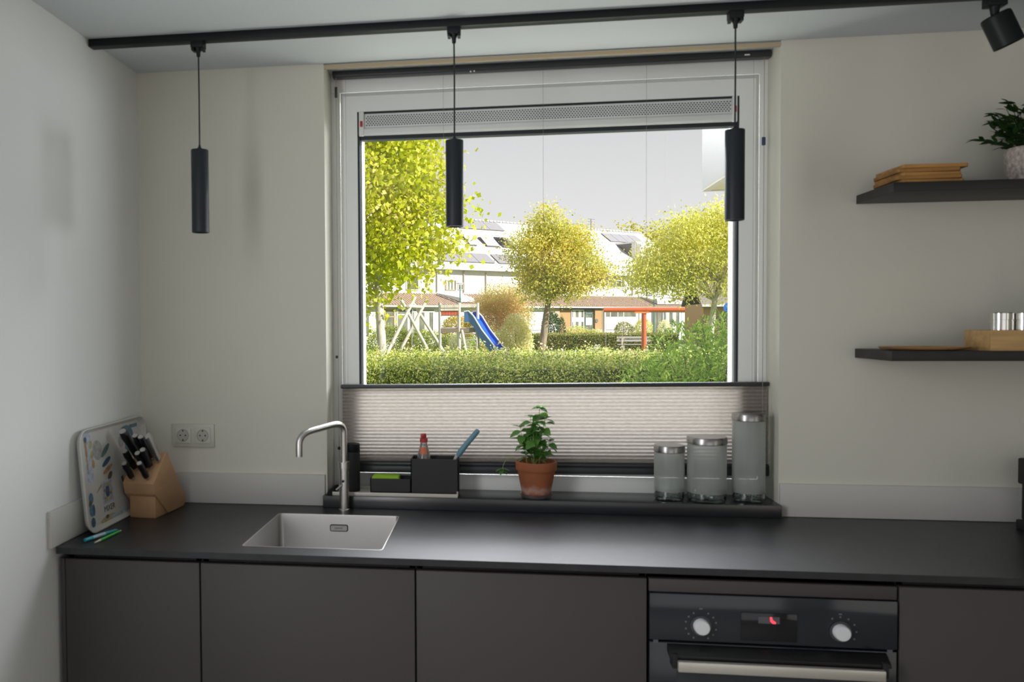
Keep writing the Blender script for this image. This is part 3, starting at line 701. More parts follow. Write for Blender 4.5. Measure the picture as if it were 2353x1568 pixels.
cd = tag(empty('sink_caddy', (.965, .033, ST + .0032)), 'black sink caddy with a low and a tall compartment on the sill', 'caddy')
CADM = mat('caddy_black', (.024, .024, .025), .6)
def opentop(x0, x1, y0, y1, z0, z1, name, t=.003):
    MB().box(x0, x1, y0, y1, z0, z0 + t).box(x0, x1, y0, y0 + t, z0, z1).box(x0, x1, y1 - t, y1, z0, z1).box(x0, x0 + t, y0, y1, z0, z1).box(x1 - t, x1, y0, y1, z0, z1).build(name, CADM, cd)
opentop(-.149, -.009, -.033, .042, .004, .052, 'low_compartment')
opentop(-.009, .152, -.037, .044, .004, .122, 'tall_compartment')
for x in (-.14, .14): MB().lathe([(.004, 0), (.005, .004)], (x, -.025, 0), 10).build('foot', CADM, cd)
for x in (-.14, .14): MB().lathe([(.004, 0), (.005, .004)], (x, .034, 0), 10).build('foot', CADM, cd)
spg = tag(MB().prism(rrect(-.047, .047, -.028, .028, .006), 0, .052, 'z').build('sponge', mat('sponge_green', (.30, .52, .035), .9, bump=(250, .5)), bevel=.006), 'lime green sponge lying in the low part of the caddy', 'sponge')
spg.location = (.867, .036, ST + .0108); 
ds = tag(empty('dish_soap_bottle', (.997, .040, ST + .0105)), 'clear dish soap bottle with red cap standing in the caddy', 'bottle')
MB().lathe([(.022, 0), (.026, .004), (.026, .075), (.0245, .105), (.019, .135), (.0125, .158), (.0115, .168)], seg=24).build('bottle_body', glassmat('soap_clear', (.82, .80, .77), .15, .05, ((.45, .44, .42), .35)), ds, smooth=True)
MB().lathe([(.0135, .166), (.0135, .180), (.009, .182), (.009, .194), (.007, .196)], seg=20).build('cap', mat('cap_red', (.42, .035, .03), .4), ds, smooth=True)
MB().box(-.010, .004, -.0155, -.006, .184, .196).build('spout', mat('cap_red', (.42, .035, .03), .4), ds, bevel=.002)
lb = MB()
for i in range(7):
    a = -2.2 + i * .2; lb.v += [(.0215 * math.cos(a), .0215 * math.sin(a), .128), (.0172 * math.cos(a), .0172 * math.sin(a), .150)]
lb.f += [(2 * i, 2 * i + 2, 2 * i + 3, 2 * i + 1) for i in range(6)]
lb.build('label', mat('label_orange', (.62, .16, .07), .5), ds, smooth=True)
brh = tag(empty('dish_brush', (1.089, .036, ST + .013)), 'blue dish brush leaning out of the caddy to the right', 'brush')
MB().tube([(.004, 0, .060), (.012, 0, .098), (.022, 0, .122)], [.007, .006, .006], 12).build('neck', mat('brush_pale', (.45, .50, .50), .4), brh, smooth=True)
MB().tube([(.024, 0, .118), (.034, 0, .134), (.056, 0, .162), (.078, 0, .188), (.092, 0, .205), (.0945, 0, .2085)], [.008, .011, .0095, .0095, .009, .005], 14).build('handle', mat('brush_blue', (.12, .26, .33), .4), brh, smooth=True)
MB().lathe([(.019, .030), (.021, .045), (.017, .058), (.006, .062)], seg=20).build('brush_head', mat('brush_pale', (.45, .50, .50), .4), brh, smooth=True)
MB().lathe([(.018, .0), (.020, .030)], seg=20).build('bristles', mat('bristle', (.5, .5, .48), .9, bump=(300, .8)), brh)

# basil
bp = tag(empty('basil_plant', (1.375, .0145, ST)), 'green basil plant in terracotta pot on the sill', 'plant')
MB().lathe([(.045, 0), (.050, .003), (.053, .016), (.0505, .016), (.048, .006), (.001, .005)], seg=36, cap=False).build('glass_saucer', glassmat('saucer_glass', (.80, .80, .82), .18, .03, ((.5, .45, .45), .18)), bp, smooth=True)
TER = mat('terracotta', (.33, .105, .042), .8, noise=(12, .15), bump=(250, .25))
def terra():
    t = TER.node_tree; b = t.nodes['Principled BSDF']; src = b.inputs['Base Color'].links[0].from_socket
    co = t.nodes.new('ShaderNodeTexCoord'); sp_ = t.nodes.new('ShaderNodeSeparateXYZ'); n = t.nodes.new('ShaderNodeTexNoise'); n.inputs['Scale'].default_value = 45
    ad = t.nodes.new('ShaderNodeMath'); ad.operation = 'MULTIPLY_ADD'; ad.inputs[1].default_value = .03
    r = t.nodes.new('ShaderNodeValToRGB'); e = r.color_ramp.elements; e[0].position = .030; e[0].color = (0, 0, 0, 1); e[1].position = .060; e[1].color = (0, 0, 0, 1); m_ = e.new(.046); m_.color = (.45, .45, .45, 1)
    mx = t.nodes.new('ShaderNodeMix'); mx.data_type = 'RGBA'; mx.inputs['B'].default_value = (.62, .52, .50, 1)
    t.links.new(co.outputs['Object'], sp_.inputs[0]); t.links.new(co.outputs['Object'], n.inputs['Vector']); t.links.new(n.outputs['Fac'], ad.inputs[0]); t.links.new(sp_.outputs['Z'], ad.inputs[2])
    t.links.new(ad.outputs[0], r.inputs[0]); t.links.new(r.outputs[0], mx.inputs['Factor']); t.links.new(src, mx.inputs['A']); t.links.new(mx.outputs['Result'], b.inputs['Base Color'])
terra()
MB().lathe([(.001, .0062), (.044, .0062), (.046, .010), (.0625, .092), (.0665, .093), (.0675, .095), (.068, .121), (.067, .123), (.063, .123), (.0615, .105), (.060, .100)], seg=40, cap=False).build('terracotta_pot', TER, bp, smooth=True)
MB().lathe([(.001, .108), (.0615, .106)], seg=30, cap=False).build('soil', mat('soil', (.03, .02, .015), .9, bump=(80, .6)), bp)
BL = leafmat('basil_leaf', [(0, (.07, .20, .04)), (.5, (.14, .34, .07)), (.8, (.24, .48, .07)), (1, (.34, .62, .04))], .35, .35)
bl = [leaf_mesh('basil_leaf', .041, .0145, BL, .25, 5) for _ in range(8)]
rnd = random.Random(12); stem = MB()
def shoot(base, tip, n, s, drop=.0):
    b0, t0 = Vector(base), Vector(tip); path = bez(b0, (b0 + t0) / 2 + Vector((rnd.uniform(-.01, .01), 0, .012)), t0, 8); stem.tube(path, [.0016] * 5 + [.0011] * 4, 6)
    a0 = rnd.uniform(0, 6)
    for i in range(n):
        q = path[min(8, 3 + int(6 * i / n))]; a = a0 + i * 1.9
        for f in (0, math.pi):
            d = Vector((math.cos(a + f), math.sin(a + f) * .8, rnd.uniform(-.7, .35) - drop))
            if q.y + d.normalized().y * .041 > .036: d.y = -abs(d.y)
            o = place_leaf(rnd.choice(bl), q, d.normalized(), bp, s * rnd.uniform(.7, 1.2), rnd.uniform(-.6, .6))
    for i in range(3):
        a = a0 + i * 2.1; place_leaf(rnd.choice(bl), t0, Vector((math.cos(a), math.sin(a), .5)).normalized(), bp, s * .7, 0)
S_ = [((-.01, 0, .106), (.012, -.008, .300), 7, 1.0), ((.01, .01, .106), (.030, .008, .262), 6, 1.0), ((-.028, 0, .106), (-.052, -.012, .235), 5, 1.0), ((-.006, -.015, .106), (-.010, -.028, .215), 4, .95),
      ((.02, -.01, .106), (.045, -.015, .190), 4, .9), ((-.03, -.02, .106), (-.034, -.03, .178), 4, .85), ((.004, -.022, .106), (.012, -.035, .158), 4, .85), ((.0, .02, .106), (.0, .03, .25), 5, .9), ((-.012, .0, .106), (-.018, -.005, .268), 5, .95)]
for s_ in S_: shoot(*s_)
# trailing seedling on the left
path = bez((-.03, -.02, .108), (-.10, -.035, .17), (-.112, -.035, .098), 8); stem.tube(path, .001, 6)
for i in range(7):
    a = i * .9; place_leaf(rnd.choice(bl), path[8], Vector((math.cos(a), math.sin(a) * .6, rnd.uniform(-.8, .2))).normalized(), bp, .6)
stem.build('stems', mat('basil_stem', (.22, .34, .10), .5), bp, smooth=True)

# glass storage jars
FROST = glassmat('frosted_glass', (.80, .84, .82), .05, .4, ((.86, .89, .86), .46))
CLEAR = glassmat('clear_jar_glass', (.86, .93, .92), .2, .02)
def jar(x, y, r, h, label, fill):
    j = tag(empty('storage_jar', (x, y, ST)), label, 'jar', 'glass storage jars on the sill')
    MB().lathe([(r * .80, .0), (r * .96, .004), (r, .012), (r, .030)], seg=40, cap=False).lathe([(.001, .0005), (r * .80, .0)], seg=40, cap=False).lathe([(.001, .010), (r * .8, .009), (r * .93, .014), (r * .95, .030)], seg=40, cap=False).build('glass_base', CLEAR, j, smooth=True)
    MB().lathe([(r, .030), (r, h - .030), (r * .985, h - .018)], seg=40, cap=False).build('frosted_body', FROST, j, smooth=True)
    MB().lathe([(r * .99, h - .024), (r * 1.035, h - .022), (r * 1.035, h - .004), (r * 1.0, h - .0005), (r * .7, h + .001), (.001, h + .0015)], seg=40, cap=False).build('lid', mat('jar_lid_chrome', (.33, .325, .315), .27, metal=1), j, smooth=True)
    f = MB(); rr = random.Random(int(x * 100))
    for i in range(60):
        a = rr.uniform(0, 6.3); q = rr.uniform(0, r * .72); L = rr.uniform(.005, .012); b = rr.uniform(0, 3.1)
        z = .0125 + rr.uniform(0, .006 if fill[1] < 1 else .03); c0 = Vector((q * math.cos(a), q * math.sin(a), z)); dd = Vector((math.cos(b), math.sin(b), rr.uniform(-.0, .5))).normalized() * L * fill[1]
        if Vector((c0 + dd).xy).length < r * .85: f.tube([c0, c0 + dd], .0016, 5)
    o = f.build('contents', fill[0], j); o['kind'] = 'stuff'
PALEF = mat('pale_flakes', (.55, .55, .50), .6); DRY = mat('dried_leaves', (.20, .21, .10), .8); TEA = mat('dark_tea', (.10, .085, .055), .8)
jar(1.806, .031, .0475, .180, 'smallest frosted glass jar with chrome lid on the sill', (PALEF, .8))
jar(1.921, .018, .0605, .211, 'medium wide frosted glass jar with chrome lid on the sill', (DRY, 1.8))
jar(2.054, .031, .0500, .286, 'tallest frosted glass jar with chrome lid at the window corner', (TEA, 1.1))

# ================================================================ OUTDOORS
GZ = -.05
def np_mesh(name, V_, F_, m, tint=None, parent=None, smooth=False):
    """V_ (n,3) float, F_ (k,4) or (k,3) int"""
    me = bpy.data.meshes.new(name); k = F_.shape[1]
    me.vertices.add(len(V_)); me.vertices.foreach_set('co', V_.astype(np.float32).ravel())
    me.loops.add(F_.size); me.loops.foreach_set('vertex_index', F_.astype(np.int32).ravel())
    me.polygons.add(len(F_)); me.polygons.foreach_set('loop_start', np.arange(0, F_.size, k, dtype=np.int32))
    me.polygons.foreach_set('loop_total', np.full(len(F_), k, dtype=np.int32)); me.update(calc_edges=True)
    if tint is not None:
        at = me.attributes.new('tint', 'FLOAT', 'FACE'); at.data.foreach_set('value', tint.astype(np.float32))
    me.materials.append(m); o = bpy.data.objects.new(name, me); COL.objects.link(o)
    if parent: o.parent = parent
    return o
def leaves(name, P, size, m, parent=None, aspect=.55, droop=0., tint=None, stuff=True, out=None):
    """diamond leaves (2 triangles, folded) at points P; droop tilts tips down; out = preferred directions"""
    n = len(P); d = RS.normal(size=(n, 3))
    if out is not None: d = d * .8 + out * 1.1
    d[:, 2] -= droop; d /= np.linalg.norm(d, axis=1)[:, None]
    r = RS.normal(size=(n, 3)); s = np.cross(d, r); s /= np.linalg.norm(s, axis=1)[:, None] + 1e-9
    nn_ = np.cross(s, d); L = size * RS.uniform(.7, 1.25, n)[:, None]
    a = P; b = P + d * L; mid = P + d * L * .45
    c = mid + s * L * aspect * .5 + nn_ * L * .10; e = mid - s * L * aspect * .5 + nn_ * L * .10
    V_ = np.stack([a, c, b, e], 1).reshape(-1, 3); F_ = np.arange(4 * n).reshape(n, 4)
    if tint is None: tint = RS.uniform(0, 1, n)
    o = np_mesh(name, V_, F_, m, tint, parent)
    if stuff: o['kind'] = 'stuff'
    return o
def in_blobs(blobs, n, shell=.55):
    """points in ellipsoids (cx,cy,cz,rx,ry,rz[,weight]), denser towards the outside"""
    B = np.array([b[:6] for b in blobs]); wts = np.array([b[6] if len(b) > 6 else b[3] * b[5] for b in blobs]); wts = wts / wts.sum()
    k = RS.choice(len(B), n, p=wts); u = RS.normal(size=(n, 3)); u /= np.linalg.norm(u, axis=1)[:, None]
    r = RS.uniform(0, 1, n) ** (1 / 3.) * (1 - shell) + shell * RS.uniform(.75, 1.04, n)
    return B[k, :3] + u * B[k, 3:6] * r[:, None], u, k
GREENS = {
    'lime': [(0, (.28, .36, .012)), (.45, (.42, .45, .012)), (.7, (.50, .48, .06)), (.93, (.68, .60, .25)), (1, (.72, .60, .35))],
    'autumn': [(0, (.13, .155, .025)), (.35, (.22, .22, .04)), (.65, (.34, .29, .06)), (.9, (.42, .28, .10)), (1, (.42, .20, .10))],
    'yellowgreen': [(0, (.17, .19, .03)), (.4, (.30, .30, .05)), (.75, (.44, .38, .12)), (1, (.55, .44, .26))],
    'olive': [(0, (.20, .20, .02)), (.6, (.34, .30, .03)), (1, (.46, .34, .06))],
    'hedge': [(0, (.035, .07, .008)), (.4, (.11, .135, .018)), (.7, (.25, .25, .06)), (.88, (.34, .30, .12)), (1, (.40, .30, .18))],
    'shrub': [(0, (.07, .13, .02)), (.5, (.14, .22, .035)), (.85, (.22, .30, .05)), (1, (.34, .38, .10))],
    'red': [(0, (.26, .28, .05)), (.35, (.36, .31, .11)), (.7, (.42, .26, .14)), (1, (.62, .48, .30))],
    'pale': [(0, (.45, .38, .12)), (.5, (.62, .50, .26)), (1, (.75, .62, .50))],
    'darkgreen': [(0, (.02, .06, .02)), (.6, (.05, .12, .04)), (1, (.12, .20, .05))],
    'boxhedge': [(0, (.10, .14, .02)), (.5, (.20, .24, .04)), (.8, (.22, .16, .06)), (1, (.28, .18, .09))],
    'forsythia': [(0, (.30, .28, .02)), (.6, (.48, .40, .02)), (1, (.56, .42, .05))],
}
BOOST = {'lime': 1.3, 'shrub': 2.35, 'hedge': 3.4, 'autumn': 2.5, 'yellowgreen': 2.25, 'olive': 1.6, 'red': 1.9, 'boxhedge': 1.8, 'pale': 1.9}
def LM(k, t=.4): return leafmat('leaves_' + k, [(p, tuple(min(.92, v * BOOST.get(k, 1.2)) for v in c)) for p, c in GREENS[k]], t)

# ground
struct(bx('ground', -60, 110, .30, 140, GZ - .2, GZ, mat('grass_ground', (.16, .22, .05), .95, noise=(1.2, .4), bump=(30, .6))))

# ---------------- neighbouring bay on our own facade (top right of the pane)
bay = tag(empty('facade_bay', (2.178, .30, 2.145)), 'white panelled bay of the neighbouring facade at the top right of the pane', 'bay')
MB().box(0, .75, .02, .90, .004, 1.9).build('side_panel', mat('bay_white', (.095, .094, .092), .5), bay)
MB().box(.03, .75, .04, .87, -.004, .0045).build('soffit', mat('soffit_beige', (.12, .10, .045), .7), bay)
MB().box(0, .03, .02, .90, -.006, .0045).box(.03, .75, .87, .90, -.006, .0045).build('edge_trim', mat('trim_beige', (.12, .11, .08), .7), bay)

# ---------------- near hedge
hg = tag(empty('garden_hedge', (1.6, 7.8, GZ)), 'long leafy hedge just outside the window, below the playground', 'hedge')
n = 80000
P = np.empty((n, 3)); P[:, 0] = RS.uniform(-2.0, 5.4, n)
side = RS.uniform(0, 1, n)
bump_ = .035 * np.sin(P[:, 0] * 3.1) + .03 * np.sin(P[:, 0] * 7.7 + 1)
top = side < .45
P[:, 1] = np.where(top, RS.uniform(7.0, 8.7, n), 7.0 + RS.uniform(-.10, .22, n) + bump_)
P[:, 2] = np.where(top, 1.07 + (P[:, 1] - 7) * .035 + RS.normal(0, .035, n) + bump_ * np.sin(P[:, 1] * 9), RS.uniform(.45, 1.09, n))
P -= np.array([1.6, 7.8, GZ])
leaves('foliage', P, .030, LM('hedge', .35), hg, .6)
tw = MB(); rr = random.Random(8); tp = []
for i in range(46):
    x, y = rr.uniform(-.3, 3.4), rr.uniform(7.2, 8.6); h = rr.uniform(.06, .22) * (1.5 if i % 9 == 0 else 1); dx = rr.uniform(-.12, .12)
    p0, p1 = Vector((x - 1.6, y - 7.8, 1.07 - GZ)), Vector((x - 1.6 + dx, y - 7.8, 1.11 - GZ + h)); tw.tube([p0, p1], .0025, 4)
    for k in range(9): q = p0.lerp(p1, .3 + .7 * k / 8); tp.append((q.x, q.y, q.z))
tw.build('twigs', mat('twig_brown', (.22, .12, .06), .8), hg)
leaves('sprig_leaves', np.array(tp), .038, LM('pale', .4), hg, .5)
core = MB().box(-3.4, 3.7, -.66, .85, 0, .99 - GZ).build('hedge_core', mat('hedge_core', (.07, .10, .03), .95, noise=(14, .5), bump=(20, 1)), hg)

# ---------------- big-leaved shrub at the right: nearest leaves one by one, the rest as stuff
sh = tag(empty('laurel_shrub', (3.35, 5.7, GZ)), 'big green shrub with narrow leaves outside the window, right of the hedge', 'shrub')
SB = [(3.35, 5.9, .80, .66, .55, .72), (3.0, 5.75, .70, .52, .45, .56), (3.9, 6.1, .95, .60, .5, .80), (3.1, 5.9, 1.20, .36, .35, .36), (2.72, 5.65, .74, .34, .35, .46), (3.45, 5.9, 1.32, .3, .3, .33)]
n = 9000
P, U_, _k = in_blobs(SB, n, .7); ok = P[:, 2] > .3; P, U_ = P[ok], U_[ok]
U_[:, 2] = np.abs(U_[:, 2]) * .8 + .25
loc = np.array([3.35, 5.7, GZ])
SHM = LM('shrub', .35)
leaves('foliage', P - loc, .058, SHM, sh, .30, out=U_)
sl = [leaf_mesh('shrub_leaf', .082, .0105, SHM, .22, 4) for _ in range(12)]
P2, U2, _ = in_blobs(SB, 5200, .98)
vis = (U2[:, 1] < -.25) & (P2[:, 2] > .86) & (P2[:, 0] < 3.75); P2, U2 = P2[vis][:296], U2[vis][:296]
rnd = random.Random(5)
for p, u in zip(P2, U2):
    d = Vector(u) * .6 + Vector((rnd.uniform(-1, 1), rnd.uniform(-.6, .3), rnd.uniform(.1, 1.1)))
    place_leaf(rnd.choice(sl), Vector(p - loc) + Vector(u) * .02, d.normalized(), sh, rnd.uniform(.75, 1.2), rnd.uniform(-1, 1))
sm = MB()
for b in SB:
    for i in range(5):
        a = i * 1.25; e = Vector((b[0] + math.cos(a) * b[3] * .8 - loc[0], b[1] + math.sin(a) * b[4] * .8 - loc[1], b[2] + b[5] * .5 - GZ))
        sm.tube([(b[0] - loc[0], b[1] - loc[1], .0), (b[0] - loc[0], b[1] - loc[1], b[2] * .5), e], [.012, .008, .003], 5)
sm.build('branches', mat('bark_dark', (.10, .07, .05), .9), sh)

# ---------------- trees
BARKW = mat('bark_pale', (.50, .46, .42), .9, noise=(9, .35, (1, 1, .4)), bump=(14, .8))
BARK = mat('bark_brown', (.30, .24, .17), .9, noise=(9, .3, (1, 1, .25)), bump=(16, .8))
def tree(label, base, trunk, blobs, n, size, key, bark=BARKW, aspect=.7, droop=.2, shell=.35, rt_=.09, transl=.42, name='tree', cat='tree', nb=26, seed=1, clump=0, tintf=None):
    t = tag(empty(name, base), label, cat); b0 = np.array(base)
    loc_tr = [Vector(p) - Vector(base) for p in trunk]
    m = MB(); k = len(loc_tr); m.tube(loc_tr, [rt_ * (1 - .6 * i / max(1, k - 1)) for i in range(k)], 12); m.build('trunk', bark, t, smooth=True)
    br_ = MB(); rr = random.Random(seed); tips = []
    for i in range(nb):
        b = rr.choice(blobs); u = Vector((rr.gauss(0, 1), rr.gauss(0, 1), rr.gauss(0, .8))).normalized()
        e = Vector((b[0] + u.x * b[3] * .85, b[1] + u.y * b[4] * .85, b[2] + u.z * b[5] * .85)) - Vector(base)
        j = rr.randint(max(1, k // 2), k - 1); s0 = loc_tr[j]
        if e.z < s0.z - .3: s0 = loc_tr[max(1, j - 1)]
        br_.tube(bez(s0, (s0 + e) / 2 + Vector((0, 0, .15 * (e - s0).length)), e, 5), [rt_ * .28 * (1 - .14 * q) for q in range(6)], 5); tips.append(e)
    br_.build('branches', bark, t)
    if clump:
        # leaves gathered in many small tufts so that sky shows between them
        C, _, _ = in_blobs(blobs, clump, shell); kk = RS.choice(clump, n); P = C[kk] + RS.normal(0, size * 2.7, (n, 3)) * np.array([1, 1, .8]); ct = np.clip(RS.uniform(0, 1, clump) * .7 + .3 * np.sin(C[:, 0] * 2.1 + seed) * np.sin(C[:, 2] * 2.7) + .1, 0, 1)[kk] * .6 + RS.uniform(0, .4, n)
    else: P, _, _ = in_blobs(blobs, n, shell)
    tint = ct if clump else None
    leaves('foliage', P - b0, size, LM(key, transl), t, aspect, droop, tint)
    return t
tree('yellow-green tree with large leaves and pale trunk at the left of the window', (-1.16, 15, GZ),
     [(-1.16, 15, GZ), (-1.20, 15, .9), (-1.27, 15, 2.2), (-1.29, 15, 3.2), (-1.25, 15, 4.6), (-1.2, 15, 6.0)],
     [(-1.5, 15, 4.6, 1.75, 1.5, 2.0), (-.75, 14.9, 3.3, .85, 1.0, .95), (-1.7, 15.2, 2.7, .6, .9, 1.0), (-.55, 15, 4.9, .65, .8, .9), (.2, 15, 3.95, .65, .3, .12, .10), (-.2, 15, 3.25, .75, .3, .2, .16), (.35, 14.9, 4.45, .35, .3, .14, .05), (-1.6, 15, 7.0, 2.0, 1.8, 1.6), (-3.2, 15.4, 4.6, 1.3, 1.3, 2.2)],
     30000, .105, 'lime', BARKW, .95, 1.1, .2, .115, .45, nb=40, clump=1000)
tree('round-crowned green and orange autumn tree in the middle of the playground', (3.0, 30, GZ),
     [(3.0, 30, GZ), (2.98, 30, .6), (3.10, 30, 1.5), (3.22, 30, 2.4), (3.28, 30, 3.6), (3.2, 30, 5.2)],
     [(3.35, 30, 4.1, 1.45, 1.3, 1.35), (2.5, 29.8, 4.3, .95, 1.0, .75), (3.15, 30, 5.25, .65, .7, .75), (4.4, 30.1, 3.6, 1.0, 1.0, .95), (4.1, 30, 4.7, .75, .8, .5), (2.75, 29.8, 3.1, .75, .8, .6), (5.2, 30, 3.3, .5, .5, .35), (3.7, 29.7, 2.9, .9, .7, .45)],
     24000, .095, 'autumn', BARK, .7, .3, .35, .17, .4, nb=34, seed=4, clump=800)
tree('wide yellow-green tree behind the shrub at the right of the window', (8.02, 25, GZ),
     [(8.02, 25, GZ), (8.0, 25, 1.2), (8.12, 25, 2.2), (8.45, 25, 2.8), (8.6, 25, 4.2)],
     [(7.9, 25, 4.1, 1.6, 1.4, 1.0), (6.9, 24.9, 3.35, 1.1, 1.1, .75), (8.9, 25.2, 3.4, .9, 1.1, 1.3), (6.05, 24.8, 3.2, .65, .8, .45), (7.3, 24.9, 2.75, .9, .9, .4), (5.85, 24.7, 2.85, .5, .5, .3), (8.7, 25, 4.9, .9, .9, .45), (6.9, 25, 4.35, .8, .8, .35)],
     27000, .095, 'yellowgreen', BARKW, .55, .9, .3, .12, .42, nb=40, seed=9, clump=850)
tree('small reddish maple behind the blue slide', (1.6, 33, GZ), [(1.6, 33, GZ), (1.55, 33, .6), (1.5, 33, 1.4), (1.55, 33, 2.3)],
     [(1.45, 33, 2.55, .95, .9, .60), (.85, 33, 2.3, .55, .6, .3), (1.9, 33, 1.9, .7, .8, .8), (1.1, 32.9, 1.7, .6, .6, .5)],
     15000, .08, 'red', BARK, .5, .2, .3, .05, .4, nb=16, seed=2, clump=700)
for lab, cx, cz, rx in (('rounded olive tree crown behind the roof, left of the far pair', 15.6, 10.0, 2.7), ('taller olive tree crown behind the roof, right of the far pair', 20.8, 10.6, 4.0)):
    tree(lab, (cx, 90, GZ), [(cx, 90, GZ), (cx, 90, 4), (cx, 90, 8)], [(cx, 90, cz - .8, rx, 2.5, 2.7), (cx - rx * .5, 90, cz - 2.5, rx * .8, 2, 2.5), (cx + rx * .5, 90, cz - 1.8, rx * .7, 2, 2.4)], 6500, .26, 'olive', BARK, .8, .1, .3, .3, .35, nb=10, seed=3, clump=420)
# added tree out of view on the right, placed to shade the shrub
tree('unseen evergreen tree added right of the shrub to shade it', (8.9, 3.2, GZ), [(8.9, 3.2, GZ), (8.9, 3.2, 2), (8.9, 3.2, 5)],
     [(8.9, 3.2, 5.0, 1.3, 1.5, 2.3), (9.0, 3.5, 3.2, 1.2, 1.4, 1.6)], 3600, .30, 'darkgreen', BARK, .8, .2, .4, .16, .1, nb=8)

def bush(label, blobs, n, size, key, name='shrub', cat='shrub', aspect=.6, shell=.6, flat=False, transl=.35):
    x, y = blobs[0][0], blobs[0][1]; b = tag(empty(name, (x, y, GZ)), label, cat)
    P, U_, _ = in_blobs(blobs, n, shell); P = P[P[:, 2] > GZ]
    leaves('foliage', P - np.array([x, y, GZ]), size, LM(key, transl), b, aspect)
    s = MB()
    for q in blobs:
        for i in range(4): s.tube([(q[0] - x, q[1] - y, 0), (q[0] - x + math.cos(i * 1.6) * q[3] * .5, q[1] - y + math.sin(i * 1.6) * q[4] * .5, q[2] - GZ + q[5] * .4)], [.02, .008], 5)
    s.build('stems', mat('twig_brown', (.22, .12, .06), .8), b); return b
bush('pale cream and pink flowering shrub below the reddish maple', [(2.0, 32, 1.0, .65, .6, 1.0), (2.35, 32, .7, .4, .5, .8), (1.3, 32, .5, .6, .5, .6)], 11000, .08, 'pale')
bush('leafy green shrub at the far left of the playground', [(-3.3, 33, .55, 1.2, .8, 1.0), (-2.3, 33, .5, .8, .8, .85)], 12000, .07, 'hedge', shell=.8)
bush('low mixed shrub behind the crossed swing poles', [(-1.9, 35, .4, 1.1, .7, .9), (-.8, 35, .3, .9, .7, .8)], 11000, .07, 'hedge', shell=.8)
bush('rust-brown low shrub behind the left swing poles', [(-2.6, 31, .35, .55, .5, .45)], 1500, .05, 'boxhedge', shell=.8)
bush('golden forsythia shrub behind the play tower', [(-1.0, 44, 1.0, .9, .7, 1.1), (.2, 44, .9, 1.0, .7, 1.15)], 8000, .10, 'forsythia')
bush('straw-coloured grass clump behind the play tower', [(-.35, 33, .45, .55, .5, .75)], 2400, .09, 'pale', aspect=.2)
bush('green bank of grass behind the tower ladder', [(.9, 40, .35, 1.4, .8, .9)], 3200, .10, 'shrub', aspect=.3)
bush('clipped round bush left of the red post', [(9.0, 50, 1.05, .62, .55, .55)], 2400, .07, 'boxhedge', shell=.9)
bush('clipped round bush right of the red post', [(10.15, 50, 1.2, .55, .5, .58)], 2200, .07, 'yellowgreen', shell=.9)
bush('dark green shrub in front of the brick house', [(4.6, 50, 1.3, .6, .5, 1.0)], 2400, .10, 'darkgreen')
bush('slim green conifer in the front garden', [(5.15, 49, .9, .28, .28, 1.1)], 1500, .07, 'darkgreen', name='conifer')
bush('loose light green shrub in the front garden beside the conifer', [(6.2, 50, .75, .9, .5, .65), (7.3, 50, .7, .6, .5, .5)], 3200, .08, 'yellowgreen')
bush('tall dark green hedge at the far right behind the shrub', [(14.3, 44, 1.4, 1.4, .6, 1.0), (12.6, 43, 1.0, 1.2, .6, .9)], 4200, .09, 'darkgreen', shell=.8)
bush('white-flowered shrub in front of the glass door at the right', [(11.2, 49, .95, .45, .4, .8)], 1500, .07, 'pale')
# garden hedge across the road
gh = tag(empty('garden_hedge', (6.5, 47, GZ)), 'low clipped garden hedge in front of the houses, behind the bench', 'hedge')
n = 12000; P = np.stack([RS.uniform(-4.2, 5.0, n), RS.uniform(-.5, .5, n), RS.uniform(0, .93, n)], 1); P[:, 1] = np.where(RS.uniform(0, 1, n) < .6, -.5 + RS.normal(0, .05, n), P[:, 1]); P[:, 2] = np.where(P[:, 1] > -.35, .93 + RS.normal(0, .03, n), P[:, 2])
leaves('foliage', P, .085, LM('boxhedge', .3), gh, .6)
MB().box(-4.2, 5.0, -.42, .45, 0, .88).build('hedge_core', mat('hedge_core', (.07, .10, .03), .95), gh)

# ---------------- playground
WOODP = mat('weathered_pole', (.62, .58, .52), .8, noise=(6, .15, (1, 1, .3)))
WOODG = mat('grey_post', (.42, .42, .42), .8, noise=(6, .15, (1, 1, .3)))
sw = tag(empty('playground_swing', (-1.85, 28, GZ)), 'wooden swing frame of crossed poles left of the play tower', 'swing')
def pole(a, b, r, m, par, nm='pole', seg=12):
    o = Vector(par.location); return MB().tube([Vector(a) - o, Vector(b) - o], r, seg).build(nm, m, par, smooth=True)
pole((-1.70, 27.6, 2.54), (-2.95, 27.0, GZ), .062, WOODP, sw); pole((-2.20, 27.4, 2.42), (-.95, 28.0, GZ), .060, WOODP, sw)
pole((-1.45, 29.6, 2.48), (-2.72, 29.0, GZ), .062, WOODP, sw); pole((-1.98, 29.6, 2.36), (-.52, 30.1, GZ), .060, WOODP, sw)
pole((-1.93, 27.2, 2.19), (-1.62, 29.9, 2.20), .06, WOODP, sw, 'crossbeam')
for y in (28.2, 28.75): pole((-1.87, y, 2.12), (-1.90, y, .52), .014, WOODG, sw, 'hanging_rope', 6)
MB().box(-.22, .10, -.0, .75, .50, .54).build('swing_seat', mat('rubber_black', (.03, .03, .03), .8), sw)
tw_ = tag(empty('play_tower', (-.1, 28.5, GZ)), 'wooden play tower with an orange-red panel, left of the blue slide', 'play tower')
for x, y in ((-.83, 28.0), (-.12, 28.0), (.545, 28.4), (-.20, 29.1)): pole((x, y, GZ), (x, y, 2.31), .056, WOODG if x < -.5 else WOODP, tw_, 'post')
o = Vector(tw_.location)
